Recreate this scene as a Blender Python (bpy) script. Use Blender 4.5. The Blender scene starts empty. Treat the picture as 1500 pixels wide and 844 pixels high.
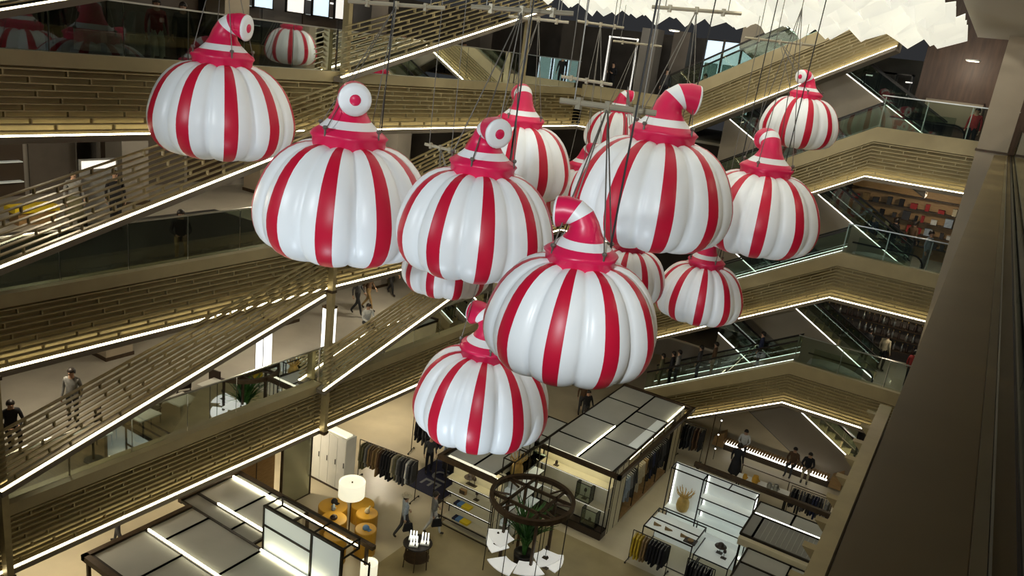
import bpy, bmesh, math, random
from mathutils import Vector, Matrix
random.seed(7)
SC = bpy.context.scene
COL = SC.collection
PI = math.pi
# ------------------------------------------------------------------ camera
ZC = 15.6                      # eye height above the ground floor
F = 1133.0                     # focal length in pixels of a 1500 px wide frame
R3 = Matrix(((0.83806162, -0.25529758, 0.48215752),
             (0.53148981, 0.18251710, -0.82716751),
             (0.12317187, 0.94947915, 0.28864864)))
cam_d = bpy.data.cameras.new('camera')
cam_d.sensor_width = 36.0
cam_d.lens = 36.0 * F / 1500.0
cam_d.clip_end = 300
cam = bpy.data.objects.new('camera', cam_d)
COL.objects.link(cam)
cam.matrix_world = Matrix.Translation((0, 0, ZC)) @ R3.to_4x4()
SC.camera = cam
# ------------------------------------------------------------------ world, view, lamps
w = bpy.data.worlds.new('world'); SC.world = w
w.use_nodes = True
w.node_tree.nodes['Background'].inputs[0].default_value = (0.9, 0.93, 1.0, 1)
w.node_tree.nodes['Background'].inputs[1].default_value = 0.03
SC.view_settings.view_transform = 'Standard'
SC.view_settings.look = 'None'
SC.view_settings.gamma = 1.0
SC.view_settings.use_curve_mapping = False
SC.view_settings.exposure = 0.0

def spot(name, loc, target, power, size, blend=0.6, col=(1, 1, 1), rad=0.3):
    d = bpy.data.lights.new(name, 'SPOT')
    d.energy = power; d.spot_size = math.radians(size); d.spot_blend = blend
    d.color = col; d.shadow_soft_size = rad
    o = bpy.data.objects.new(name, d); COL.objects.link(o)
    o.location = loc
    o.rotation_euler = (Vector(target) - Vector(loc)).to_track_quat('-Z', 'Y').to_euler()
    return o
# unseen spots added around the atrium to light the hanging group evenly
spot('added_spotlight', (-1.0, -2.0, 16.9), (-8.0, 14.0, 13.0), 3300, 62, 0.7, (0.88, 0.96, 1.0))
spot('added_spotlight', (-13.0, -1.0, 16.5), (-8.5, 14.0, 13.0), 2100, 55, 0.7, (0.90, 0.97, 1.0))
spot('added_spotlight', (-6.0, 4.0, 4.5), (-8.0, 14.5, 12.5), 1900, 75, 0.8, (0.78, 0.90, 1.0))

# ------------------------------------------------------------------ pixel helpers (frame 1500 x 844)
def ray(px, py):
    return (R3 @ Vector(((px - 750) / F, -(py - 422) / F, -1.0)))      # depth 1 along the view axis
def at(px, py, depth):
    return Vector((0, 0, ZC)) + ray(px, py) * depth
def onz(px, py, z):
    r = ray(px, py); return Vector((0, 0, ZC)) + r * ((z - ZC) / r.z)
def onx(px, py, x):
    r = ray(px, py); return Vector((0, 0, ZC)) + r * (x / r.x)
def ony(px, py, y):
    r = ray(px, py); return Vector((0, 0, ZC)) + r * (y / r.y)

# ------------------------------------------------------------------ materials
MATS = {}
def mat(name, col, rough=0.6, metal=0.0, var=0.0, scale=3.0, bump=0.0, emit=0.0, ecol=None, spec=0.4, stretch=None):
    if name in MATS: return MATS[name]
    m = bpy.data.materials.new(name); m.use_nodes = True
    nt = m.node_tree; b = nt.nodes['Principled BSDF']
    b.inputs['Base Color'].default_value = (*col, 1)
    b.inputs['Roughness'].default_value = rough
    b.inputs['Metallic'].default_value = metal
    b.inputs['Specular IOR Level'].default_value = spec
    if emit:
        b.inputs['Emission Color'].default_value = (*(ecol or col), 1)
        b.inputs['Emission Strength'].default_value = emit
    if var or bump:
        g = nt.nodes.new('ShaderNodeNewGeometry')
        mp = nt.nodes.new('ShaderNodeMapping')
        mp.inputs['Scale'].default_value = stretch or (1, 1, 1)
        n = nt.nodes.new('ShaderNodeTexNoise')
        n.inputs['Scale'].default_value = scale; n.inputs['Detail'].default_value = 4
        nt.links.new(g.outputs['Position'], mp.inputs['Vector'])
        nt.links.new(mp.outputs['Vector'], n.inputs['Vector'])
        if var:
            r = nt.nodes.new('ShaderNodeValToRGB')
            r.color_ramp.elements[0].position = 0.3; r.color_ramp.elements[1].position = 0.7
            r.color_ramp.elements[0].color = (*[max(0, c * (1 - var)) for c in col], 1)
            r.color_ramp.elements[1].color = (*[min(1, c * (1 + var)) for c in col], 1)
            nt.links.new(n.outputs['Fac'], r.inputs['Fac'])
            nt.links.new(r.outputs['Color'], b.inputs['Base Color'])
        if bump:
            bp = nt.nodes.new('ShaderNodeBump'); bp.inputs['Strength'].default_value = bump
            bp.inputs['Distance'].default_value = 0.02
            nt.links.new(n.outputs['Fac'], bp.inputs['Height'])
            nt.links.new(bp.outputs['Normal'], b.inputs['Normal'])
    MATS[name] = m
    return m
def glass(name, tint, gloss=0.10, rough=0.02):
    m = bpy.data.materials.new(name); m.use_nodes = True
    nt = m.node_tree; nt.nodes.clear()
    o = nt.nodes.new('ShaderNodeOutputMaterial'); t = nt.nodes.new('ShaderNodeBsdfTransparent')
    gl = nt.nodes.new('ShaderNodeBsdfGlossy'); mx = nt.nodes.new('ShaderNodeMixShader')
    fr = nt.nodes.new('ShaderNodeFresnel'); fr.inputs['IOR'].default_value = 1.45
    ad = nt.nodes.new('ShaderNodeMath'); ad.operation = 'ADD'; ad.use_clamp = True
    ad.inputs[1].default_value = gloss - 0.04
    t.inputs[0].default_value = (*tint, 1); gl.inputs['Roughness'].default_value = rough
    gl.inputs[0].default_value = (0.9, 0.95, 0.93, 1)
    nt.links.new(fr.outputs[0], ad.inputs[0]); nt.links.new(ad.outputs[0], mx.inputs[0])
    nt.links.new(t.outputs[0], mx.inputs[1]); nt.links.new(gl.outputs[0], mx.inputs[2])
    nt.links.new(mx.outputs[0], o.inputs[0])
    MATS[name] = m
    return m
mat('brass', (0.36, 0.29, 0.145), 0.45, 0.25, 0.12, 6)
mat('panel', (0.30, 0.235, 0.105), 0.55, 0.1, 0.18, 1.5)
mat('band', (0.31, 0.25, 0.13), 0.5, 0.1, 0.08, 2)
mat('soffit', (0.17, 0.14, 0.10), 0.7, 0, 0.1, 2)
mat('ledge', (0.25, 0.18, 0.065), 0.42, 0.1, 0.10, 1.5)
mat('led', (1, 0.96, 0.86), 0.5, emit=11.0, ecol=(1, 0.90, 0.60))
mat('led_soft', (1, 1, 1), 0.5, emit=2.4, ecol=(1.0, 1.0, 0.93))
mat('tray_baked_glow', (0.85, 0.85, 0.8), 0.5, emit=0.35, ecol=(1, 1, 0.95))  # white shelves; their brightness is put into the material as emission
mat('floor_stone', (0.52, 0.46, 0.32), 0.35, 0, 0.10, 0.8)
mat('floor_dark', (0.33, 0.27, 0.14), 0.4, 0, 0.12, 1.2)
mat('floor_grey', (0.34, 0.32, 0.27), 0.4, 0, 0.10, 1.0)
mat('floor_black', (0.035, 0.035, 0.035), 0.3, 0, 0.5, 4, stretch=(1, 6, 1))
mat('floor_wood', (0.13, 0.085, 0.035), 0.45, 0, 0.25, 3, stretch=(1, 8, 1))
mat('wall_dark', (0.09, 0.075, 0.06), 0.7, 0, 0.2, 1)
mat('wall_grey', (0.24, 0.22, 0.19), 0.7, 0, 0.1, 1)
mat('wall_brown', (0.075, 0.040, 0.022), 0.5, 0, 0.25, 2, stretch=(6, 6, 0.6))
mat('wall_beige', (0.30, 0.25, 0.18), 0.6, 0, 0.06, 1)
mat('wood', (0.33, 0.20, 0.08), 0.5, 0, 0.2, 4, stretch=(1, 1, 8))
mat('ceiling', (0.42, 0.38, 0.30), 0.8)
mat('black_metal', (0.022, 0.018, 0.014), 0.4, 0.5)
mat('bronze', (0.065, 0.042, 0.024), 0.42, 0.5, 0.2, 6)
mat('steel', (0.42, 0.42, 0.38), 0.3, 0.9)
mat('rig', (0.36, 0.32, 0.23), 0.45, 0.3)
mat('wire', (0.16, 0.15, 0.13), 0.5, 0.6)
mat('cable', (0.015, 0.015, 0.015), 0.6)
mat('white', (0.78, 0.78, 0.72), 0.5, 0, 0.03, 3)
mat('cream', (0.62, 0.57, 0.40), 0.6, 0, 0.06, 2)
mat('frost', (0.42, 0.43, 0.40), 0.35, 0, 0.05, 1.2)
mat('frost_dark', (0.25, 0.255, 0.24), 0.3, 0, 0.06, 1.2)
mat('frost_lit', (0.70, 0.76, 0.70), 0.4, emit=0.30, ecol=(0.85, 0.95, 0.88))
mat('shelf_lit', (0.80, 0.84, 0.80), 0.45, emit=0.10, ecol=(0.9, 1.0, 0.95))  # pale boards and shelves, slight emission put in so they look lit
mat('lamp_shade', (0.95, 0.92, 0.75), 0.7, emit=0.75, ecol=(1, 0.95, 0.70))
mat('lightbox', (1, 1, 0.95), 0.5, emit=1.6, ecol=(1, 1, 0.93))
mat('screen', (0.6, 0.8, 1), 0.4, emit=0.8, ecol=(0.75, 0.9, 1))
mat('shop_glow', (1, 0.97, 0.9), 0.4, emit=0.7, ecol=(1, 0.97, 0.9))
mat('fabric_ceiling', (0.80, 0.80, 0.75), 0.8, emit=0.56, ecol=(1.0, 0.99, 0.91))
def translucent(name, col, fac):
    m = MATS[name]; nt = m.node_tree; o = nt.nodes['Material Output']; b = nt.nodes['Principled BSDF']
    t = nt.nodes.new('ShaderNodeBsdfTranslucent'); t.inputs[0].default_value = (*col, 1); a = nt.nodes.new('ShaderNodeMixShader'); a.inputs[0].default_value = fac
    nt.links.new(b.outputs[0], a.inputs[1]); nt.links.new(t.outputs[0], a.inputs[2]); nt.links.new(a.outputs[0], o.inputs[0])
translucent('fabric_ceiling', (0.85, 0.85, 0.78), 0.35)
mat('mustard', (0.50, 0.27, 0.025), 0.45, 0, 0.06, 3)
mat('gold', (0.50, 0.33, 0.09), 0.45, 0.2, 0.2, 8)
mat('balloon_white', (0.83, 0.85, 0.86), 0.35, 0, 0.02, 2, spec=0.35)
mat('balloon_red', (0.52, 0.008, 0.035), 0.38, 0, 0.05, 2, spec=0.35)
mat('stem_red', (0.68, 0.015, 0.085), 0.35, 0, 0.05, 2, spec=0.4)  # pinker than the body red: pink light on the stems put into the colour
mat('skin', (0.48, 0.29, 0.19), 0.6)
mat('hair', (0.018, 0.013, 0.010), 0.5)
mat('shoe', (0.03, 0.025, 0.022), 0.4)
mat('navy', (0.016, 0.017, 0.04), 0.9, 0, 0.2, 30)
mat('leaf', (0.035, 0.12, 0.02), 0.5, 0, 0.4, 6)
mat('mirror', (0.50, 0.52, 0.42), 0.12, 0.9)
mat('yellow', (0.75, 0.55, 0.02), 0.6)
mat('blue', (0.10, 0.22, 0.42), 0.6)
mat('dark_base', (0.05, 0.033, 0.02), 0.4)
mat('leather', (0.04, 0.025, 0.018), 0.4)
CLOTH = {}
for n_, c_ in dict(black=(0.012, 0.012, 0.014), charcoal=(0.05, 0.05, 0.052), grey=(0.20, 0.20, 0.19), white=(0.62, 0.62, 0.58),
                   cream=(0.50, 0.44, 0.30), tan=(0.26, 0.17, 0.07), brown=(0.10, 0.055, 0.028), olive=(0.12, 0.11, 0.055),
                   navy=(0.02, 0.025, 0.06), red=(0.30, 0.03, 0.03), paleblue=(0.32, 0.38, 0.44), yellow=(0.60, 0.42, 0.03)).items():
    CLOTH[n_] = mat('cloth_' + n_, c_, 0.85, 0, 0.15, 12)
glass('pane', (0.80, 0.86, 0.82), 0.07)
glass('pane_dark', (0.45, 0.50, 0.45), 0.06)
glass('clear', (0.90, 0.95, 0.92), 0.08)
X = MATS

# ------------------------------------------------------------------ mesh helpers
class MB:
    def __init__(s): s.v = []; s.f = []; s.m = []; s.mi = 0
    def add(s, vs, fs):
        k = len(s.v); s.v += [tuple(p) for p in vs]
        s.f += [tuple(i + k for i in q) for q in fs]; s.m += [s.mi] * len(fs); return s
    def box(s, a, b):
        (x0, y0, z0), (x1, y1, z1) = a, b
        return s.add([(x0, y0, z0), (x1, y0, z0), (x1, y1, z0), (x0, y1, z0), (x0, y0, z1), (x1, y0, z1), (x1, y1, z1), (x0, y1, z1)],
                     [(0, 3, 2, 1), (4, 5, 6, 7), (0, 1, 5, 4), (1, 2, 6, 5), (2, 3, 7, 6), (3, 0, 4, 7)])
    def bar(s, p0, p1, n, a, b, z0, z1):          # sheared beam p0->p1, offsets a..b along n, z0..z1 above the line
        p0, p1, n = Vector(p0), Vector(p1), Vector(n)
        vs = [p + n * o + Vector((0, 0, z)) for p in (p0, p1) for o in (a, b) for z in (z0, z1)]
        return s.add(vs, [(0, 1, 3, 2), (4, 6, 7, 5), (0, 4, 5, 1), (2, 3, 7, 6), (0, 2, 6, 4), (1, 5, 7, 3)])
    def tube(s, p0, p1, r, n=6, r1=None):
        p0, p1 = Vector(p0), Vector(p1); d = (p1 - p0)
        if d.length < 1e-6: return s
        d.normalize(); u = d.orthogonal().normalized(); q = d.cross(u); r1 = r if r1 is None else r1
        vs = []
        for p, rr in ((p0, r), (p1, r1)):
            for i in range(n):
                a = 2 * PI * i / n; vs.append(p + (u * math.cos(a) + q * math.sin(a)) * rr)
        fs = [(i, (i + 1) % n, n + (i + 1) % n, n + i) for i in range(n)] + [tuple(range(n - 1, -1, -1)), tuple(range(n, 2 * n))]
        return s.add(vs, fs)
    def lathe(s, prof, n=20, c=(0, 0, 0), cap=True):
        vs = []; fs = []
        for r, z in prof:
            for i in range(n):
                a = 2 * PI * i / n; vs.append((c[0] + r * math.cos(a), c[1] + r * math.sin(a), c[2] + z))
        for k in range(len(prof) - 1):
            for i in range(n):
                j = (i + 1) % n; fs.append((k * n + i, k * n + j, k * n + n + j, k * n + n + i))
        if cap:
            fs.append(tuple(range(n - 1, -1, -1))); m = (len(prof) - 1) * n; fs.append(tuple(range(m, m + n)))
        return s.add(vs, fs)
    def frame(s, a, b, r=0.02):                   # twelve edges of a box as square bars
        (x0, y0, z0), (x1, y1, z1) = a, b
        for y in (y0, y1):
            for z in (z0, z1): s.box((x0 - r, y - r, z - r), (x1 + r, y + r, z + r))
        for x in (x0, x1):
            for z in (z0, z1): s.box((x - r, y0 - r, z - r), (x + r, y1 + r, z + r))
            for y in (y0, y1): s.box((x - r, y - r, z0 - r), (x + r, y + r, z1 + r))
        return s
    def build(s, name, mats, parent=None, smooth=False, loc=None):
        me = bpy.data.meshes.new(name); me.from_pydata(s.v, [], s.f)
        for m in (mats if isinstance(mats, (list, tuple)) else [mats]): me.materials.append(X[m] if isinstance(m, str) else m)
        me.polygons.foreach_set('material_index', s.m)
        if smooth: me.polygons.foreach_set('use_smooth', [True] * len(s.f))
        me.update()
        o = bpy.data.objects.new(name, me); COL.objects.link(o)
        if parent: o.parent = parent
        if loc is not None: o.location = loc
        return o
def tag(o, label=None, cat=None, group=None, kind=None):
    if label: o['label'] = label
    if cat: o['category'] = cat
    if group: o['group'] = group
    if kind: o['kind'] = kind
    return o
def thing(name, label, cat, loc=(0, 0, 0), rz=0.0, group=None):
    o = bpy.data.objects.new(name, None); COL.objects.link(o); o.empty_display_size = 0.2
    o.location = loc; o.rotation_euler = (0, 0, rz)
    return tag(o, label, cat, group)
def box(name, a, b, m, parent=None): return MB().box(a, b).build(name, m, parent)
def struct(name, a, b, m): return tag(box(name, a, b, m), kind='structure')
def dup(root, loc, rz=None, label=None, group=None, sc=None):
    r = root.copy(); COL.objects.link(r); r.location = loc
    if rz is not None: r.rotation_euler = (0, 0, rz)
    if sc: r.scale = (sc, sc, sc)
    if label: r['label'] = label
    if group: r['group'] = group
    for ch in root.children:
        c = ch.copy(); COL.objects.link(c); c.parent = r
        for g in ch.children:
            d = g.copy(); COL.objects.link(d); d.parent = c
    return r

# ------------------------------------------------------------------ the setting
XL, YF = -15.77, 30.8          # left and far faces of the atrium
FL = (14.1, 9.4, 4.7)          # upper floor levels
BOT = (12.9, 8.2, 3.5)         # lower edge of each balcony front
struct('floor', (-30, -3, -0.2), (6, 44, 0), 'floor_stone')
tag(box('floor_inlay', (-12.9, 9, 0), (-1.2, 21.6, 0.012), 'floor_dark'), kind='structure')
for i, f in enumerate(FL):
    b = BOT[i]
    fm = ('floor_wood', 'floor_grey', 'floor_grey')[i]
    struct('floor', (-30, -2, f - 0.05), (XL - 0.36, 44, f), fm)                       # stair-side gallery
    struct('ceiling', (-30, -2, b - 0.12), (XL - 0.44, 44, b - 0.02), 'ceiling')
    struct('floor', (XL - 0.3, YF + 3.8, f - 0.05), (6, 44, f), fm)                    # escalator-side gallery
    struct('ceiling', (XL - 0.3, YF + 3.8, b - 0.12), (6, 44, b - 0.02), 'ceiling')
    struct('floor', (-3.4, YF + 0.36, f - 0.05), (6, YF + 3.8, f), fm)                 # landing by the ledge wall
    struct('ceiling', (-3.4, YF + 0.44, b - 0.12), (6, YF + 3.8, b - 0.02), 'ceiling')
    struct('floor', (XL - 0.3, YF + 0.36, f - 0.05), (-12.4, YF + 3.8, f), fm)         # landing by the stair wall
    struct('ceiling', (XL - 0.3, YF + 0.44, b - 0.12), (-12.4, YF + 3.8, b - 0.02), 'ceiling')
    struct('wall_left', (-27.2, -2, f), (-27, 44, f + 3.45), ('wall_dark', 'wall_grey', 'wall_grey')[i])
    struct('wall_far', (-27, 41, f), (6, 41.2, f + 3.45), 'wall_dark')
struct('wall_left', (-24.2, -2, 0), (-24, 44, 3.4), 'wall_grey')
struct('wall_far', (-24, 41, 0), (6, 41.2, 3.4), 'wall_grey')
tag(box('floor_inlay', (-21.5, -2, 9.4), (XL - 0.4, 16.6, 9.412), 'floor_black'), kind='structure')
tag(box('floor_inlay', (-18.4, -2, 4.7), (XL - 0.4, 17.5, 4.712), 'floor_wood'), kind='structure')
# top storey closing the space
struct('ceiling', (-30, -4, 19.6), (6, 44, 19.8), 'wall_dark')
struct('ceiling', (-1.55, -4, 18.0), (6, YF + 0.2, 18.2), 'ceiling')
struct('wall_far', (-3.3, YF + 4.0, 14.1), (6, YF + 4.2, 19.6), 'wall_brown')
# ledge wall: near ledge, corner column, lower balcony fronts
led = thing('balcony_ledge', 'broad smooth brown ledge of the balcony running along the ledge wall', 'ledge', (0, -2, 14.0))
led['kind'] = 'structure'
def rel(o, mb, name, m): 
    off = Vector(o.location); mb.v = [tuple(Vector(p) - off) for p in mb.v]; return mb.build(name, m, o)
rel(led, MB().add([(-0.09, -2, 14.0), (0.22, -2, 14.0), (0.22, YF, 14.0), (-0.09, YF, 14.0), (-0.09, -2, 14.40), (0.22, -2, 14.42), (0.22, YF, 14.42), (-0.09, YF, 14.40)],
    [(0, 3, 2, 1), (4, 5, 6, 7), (0, 1, 5, 4), (1, 2, 6, 5), (2, 3, 7, 6), (3, 0, 4, 7)]), 'ledge_board', 'ledge')
rel(led, MB().box((0.222, -2, 14.0), (0.262, YF, 14.435)), 'edge_strip', 'band')
rel(led, MB().box((0.264, -2, 14.0), (0.272, YF, 14.440)), 'edge_bead', 'steel')
rel(led, MB().box((0.274, -2, 14.0), (0.34, YF, 14.41)), 'inner_board', 'ledge')
rel(led, MB().box((0.34, -2, 14.0), (0.345, YF, 14.44)), 'channel_lip', 'black_metal')
rel(led, MB().box((0.345, -2, 14.0), (0.40, YF, 14.40)), 'glass_channel', 'steel')
gb = thing('glass_balustrade', 'glass balustrade standing in the ledge along the ledge wall', 'balustrade', (0.38, -2, 14.4))
for k in range(16):
    rel(gb, MB().box((0.366, -2 + k * 2.05, 14.40), (0.380, -2 + k * 2.05 + 2.03, 15.3)), 'pane', 'pane_dark')
struct('floor', (0.42, -2, 13.9), (6, YF, 14.1), 'floor_wood')
struct('wall_right', (5.8, -2, 14.1), (6, YF, 19.6), 'wall_dark')
struct('wall_right', (0.3, 0, 0), (0.5, YF + 3, 13.9), 'wall_dark')
col_r = thing('corner_column', 'tall beige corner column where ledge wall meets escalator landing', 'column', (-0.2, 29.6, 0))
rel(col_r, MB().box((-0.62, 29.5, 0), (0.25, 30.3, 19.5)), 'shaft', 'wall_beige')
rel(col_r, MB().box((-0.66, 29.46, 14.45), (0.27, 30.32, 14.52)), 'joint_band', 'bronze')

# ------------------------------------------------------------------ slatted balcony fronts
def slat_front(name, label, cat, p0, p1, n, h=1.3, band=0.32, ns=10, back=True, group=None, first=None):
    """p0,p1: lower front edge; n: unit vector into the atrium"""
    p0, p1, n = Vector(p0), Vector(p1), Vector(n)
    t = first or thing(name, label, cat, p0, 0, group)
    off = Vector(t.location)
    def b(nm, m, *a):
        mb = MB().bar(p0 - off, p1 - off, n, *a); return mb.build(nm, m, t)
    step = h / ns
    for k in range(ns):
        b('slat', 'brass', -0.09, 0, 0.10 + k * step, 0.125 + k * step)
    sp = MB(); L = (p1 - p0).length; d = (p1 - p0) / L
    for k in range(ns - 1):
        s = 0.3 + (0.6 if k % 2 else 0) + 0.13 * (k % 3)
        while s < L - 0.05:
            a = p0 - off + d * s
            sp.bar(a, a + d * 0.028, n, -0.085, -0.004, 0.125 + k * step, 0.10 + (k + 1) * step); s += 1.2
    tag(sp.build('spacers', 'brass', t), kind='stuff')
    b('light_strip', 'led', -0.06, -0.005, 0.014, 0.040)
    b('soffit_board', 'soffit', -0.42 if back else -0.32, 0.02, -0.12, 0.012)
    if back:
        b('back_panel', 'panel', -0.40, -0.27, 0.0, h + 0.06)
        b('top_band', 'band', -0.40, 0.0, h + 0.04, h + band)
    return t
def balustrade(label, p0, p1, n, z=0.0, hh=1.08, step=1.5, m='pane', group=None):
    p0, p1, n = Vector(p0), Vector(p1), Vector(n)
    t = thing('glass_balustrade', label, 'balustrade', p0, 0, group)
    off = p0; L = (p1 - p0).length; d = (p1 - p0) / L; q = max(1, round(L / step)); s = L / q
    for k in range(q):
        a = p0 - off + d * (k * s + 0.01); e = p0 - off + d * ((k + 1) * s - 0.01)
        MB().bar(a, e, n, -0.212, -0.20, z, z + hh).build('pane', m, t)
        MB().bar(a, a + d * 0.03, n, -0.25, -0.22, z, z + hh - 0.03).build('post', 'steel', t)
    MB().bar(p0 - off, p1 - off, n, -0.245, -0.195, z + hh, z + hh + 0.035).build('handrail', 'steel', t)
    return t
bays = ((1.5, 6.9), (6.96, 16.2), (16.26, 25.5), (25.56, YF))
wh = ('highest gallery', 'middle gallery', 'lowest gallery')
bayname = ('bay before first post', 'bay between first two posts', 'bay after second post', 'corner bay')
for i, z in enumerate(BOT):
    for k, (y0, y1) in enumerate(bays):
        slat_front('balcony_front', f'brass slatted balcony front of the stair wall, {wh[i]}, {bayname[k]}', 'balcony',
                   (XL, y0, z), (XL, y1, z), (1, 0, 0), group='slatted balcony fronts of the stair wall')
        balustrade(f'glass balustrade of the stair wall, {wh[i]}, {bayname[k]}',
                   (XL, y0, z + 1.62), (XL, y1, z + 1.62), (1, 0, 0), m='pane_dark' if (i == 0 or (i == 1 and k < 2)) else 'pane',
                   group='glass balustrades of the stair wall')
# inclined stair screens in front of the stair wall
SL = 0.275
def incline(label, y0, z0, y1, xo=XL + 0.36):
    k = xo / XL; y0, y1, z0 = y0 * k, y1 * k, ZC + (z0 - ZC) * k      # the screens stand proud of the balcony fronts
    slat_front('stair_screen', label, 'stair screen', (xo, y0, z0), (xo, y1, z0 + (y1 - y0) * SL), (1, 0, 0), h=1.35, ns=10, back=False,
               group='slanted stair screens on the stair wall')
zc = ZC
for j in ():
    pass
incline('slanted open slat screen rising out of view above the highest stair-side gallery', 3.0, zc - 0.43 - 4.56 * SL, 16.15)
incline('slanted open slat screen rising to the underside of the highest stair-side gallery', 1.5, zc - 5.25 - 5.75 * SL, 16.15)
incline('slanted open slat screen rising to the underside of the middle stair-side gallery', 6.98, zc - 10.13, 16.15)
incline('slanted open slat screen crossing the highest stair-side gallery past the second post', 16.3, zc - 1.25, 27.3)
incline('slanted open slat screen crossing the middle stair-side gallery past the second post', 16.3, zc - 5.98, 27.3)
incline('slanted open slat screen crossing the lowest stair-side gallery past the second post', 16.3, zc - 10.80, 27.3)
for y, nm in ((6.93, 'near'), (16.23, 'second'), (25.53, 'third')):
    t = thing('facade_post', f'slim beige vertical post of the stair wall, {nm} one along the galleries', 'post', (XL, y, 3.4))
    MB().box((0.03, -0.07, 0), (0.24, 0.07, 16.1)).build('shaft', 'brass', t)
    for z in BOT: MB().box((0.02, -0.10, z - 3.4 - 0.06), (0.26, 0.10, z - 3.4 + 0.02)).build('bracket', 'bronze', t)

# ------------------------------------------------------------------ escalator wall: landings and escalators
KX = -3.95
ES = 0.566
def esc_near(i):
    z = BOT[i]
    lab = ('highest', 'middle', 'lowest')[i]
    kx = (-3.85, -4.0, -4.75)[i]
    slat_front('balcony_front', f'brass slatted landing front on escalator wall at the {lab} gallery, beside the ledge wall', 'balcony',
               (kx, YF, z), (0.28, YF, z), (0, -1, 0), h=1.25, band=0.55, group='slatted landing fronts of the escalator wall')
    balustrade(f'glass balustrade of the {lab} escalator landing beside the ledge wall', (kx, YF, z + 1.80), (0.28, YF, z + 1.80), (0, -1, 0), group='glass balustrades of the escalator landings')
    if i < 2:
        slat_front('balcony_front', f'brass slatted landing front on escalator wall at the {lab} gallery, beside the stair wall', 'balcony',
               (XL, YF, z), (-12.3, YF, z), (0, -1, 0), h=1.25, band=0.55, group='slatted landing fronts of the escalator wall')
def esc(label, p0, p1, lit=True):
    """inclined escalator with slatted flank; p0 lower, p1 upper end of the lower front edge"""
    p0, p1 = Vector(p0), Vector(p1); n = Vector((0, -1, 0))
    t = thing('escalator', label, 'escalator', p0)
    slat_front('', '', '', p0, p1, n, h=1.25, band=0.55, first=t)
    q0, q1 = Vector((0, 0, 0)), p1 - p0
    for yb, nm in ((-0.2, 'near'), (-1.35, 'far')):
        L = (q1 - q0).length; d = (q1 - q0) / L; k = max(1, round(L / 1.7)); s = L / k
        for j in range(k):
            MB().bar(q0 + d * (j * s + .01), q0 + d * ((j + 1) * s - .01), n, yb - 0.012, yb, 1.82, 2.62).build('glass_panel', 'pane', t)
        MB().bar(q0, q1, n, yb - 0.05, yb + 0.04, 2.62, 2.69).build('handrail', 'black_metal', t)
        MB().bar(q0, q1, n, yb - 0.04, yb - 0.015, 1.84, 1.862).build('skirt_light', 'led_soft' if lit else 'steel', t)
    dx = p1.x - p0.x; m = int(abs(dx) / 0.4)
    for j in range(m):
        a = q0 + (q1 - q0) * (j / m)
        MB().box((a.x, 0.38, a.z + 1.25), (a.x + dx / m, 1.25, a.z + 1.62)).build('step', 'floor_dark', t)
    MB().bar(q0, q1, n, -1.42, -1.40, -0.05, 1.8).build('rear_flank', 'wall_beige', t)
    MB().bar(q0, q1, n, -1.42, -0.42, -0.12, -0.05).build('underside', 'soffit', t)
    return t
for i in range(3): esc_near(i)
x0s = (-12.2, -12.2, -12.2)
esc('escalator with brass slatted flank climbing from the highest escalator landing towards the white ceiling', (-12.0, YF, 17.45 - 8.1 * ES), (-3.9, YF, 17.45), False)
esc('escalator with brass slatted flank climbing to the highest escalator landing', (-12.0, YF, BOT[0] - 8.15 * ES), (-3.85, YF, BOT[0]), False)
esc('escalator with brass slatted flank climbing to the middle escalator landing', (-12.0, YF, BOT[1] - 8.0 * ES), (-4.0, YF, BOT[1]))
esc('escalator with brass slatted flank climbing from ground floor to lowest escalator landing', (-10.6, YF, BOT[2] - 5.85 * ES), (-4.75, YF, BOT[2]))
def esc_back(label, zl, x0=-1.9, x1=-10.0):
    n = Vector((0, -1, 0)); y = 33.0
    p0 = Vector((x0, y, zl)); t = thing('escalator', label, 'escalator', p0)
    q0, q1 = Vector((0, 0, 0)), Vector((x1 - x0, 0, (x0 - x1) * 0.572))
    MB().bar(q0, q1, n, -0.04, 0, -1.9, 0.0).build('flank', 'wall_beige', t)
    MB().bar(q0, q1, n, -0.03, 0.02, 0.0, 0.03).build('skirt_light', 'led_soft', t)
    for yb in (-0.03, -1.1):
        for j in range(5):
            MB().bar(q0.lerp(q1, j / 5 + .003), q0.lerp(q1, (j + 1) / 5 - .003), n, yb - 0.012, yb, 0.05, 0.85).build('glass_panel', 'pane', t)
        MB().bar(q0, q1, n, yb - 0.05, yb + 0.04, 0.85, 0.92).build('handrail', 'black_metal', t)
    for j in range(20):
        a = q0.lerp(q1, j / 20); e = q0.lerp(q1, (j + 1) / 20)
        MB().box((e.x, 0.08, a.z - 0.4), (a.x, 1.05, a.z)).build('step', 'floor_dark', t)
    MB().bar(q0, q1, n, -1.14, -1.10, -1.9, 0.0).build('rear_flank', 'wall_beige', t)
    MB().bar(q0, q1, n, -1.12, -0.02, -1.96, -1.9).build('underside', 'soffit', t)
for i, nm in enumerate(('from the highest escalator landing up', 'from the middle escalator landing to the highest', 'from the lowest escalator landing to the middle')):
    esc_back(f'rear escalator with plain beige flank running {nm}', FL[i] + 0.15)
esc_back('rear escalator with plain beige flank rising behind the slatted bench', 0.6, -0.9, -8.4)
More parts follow.
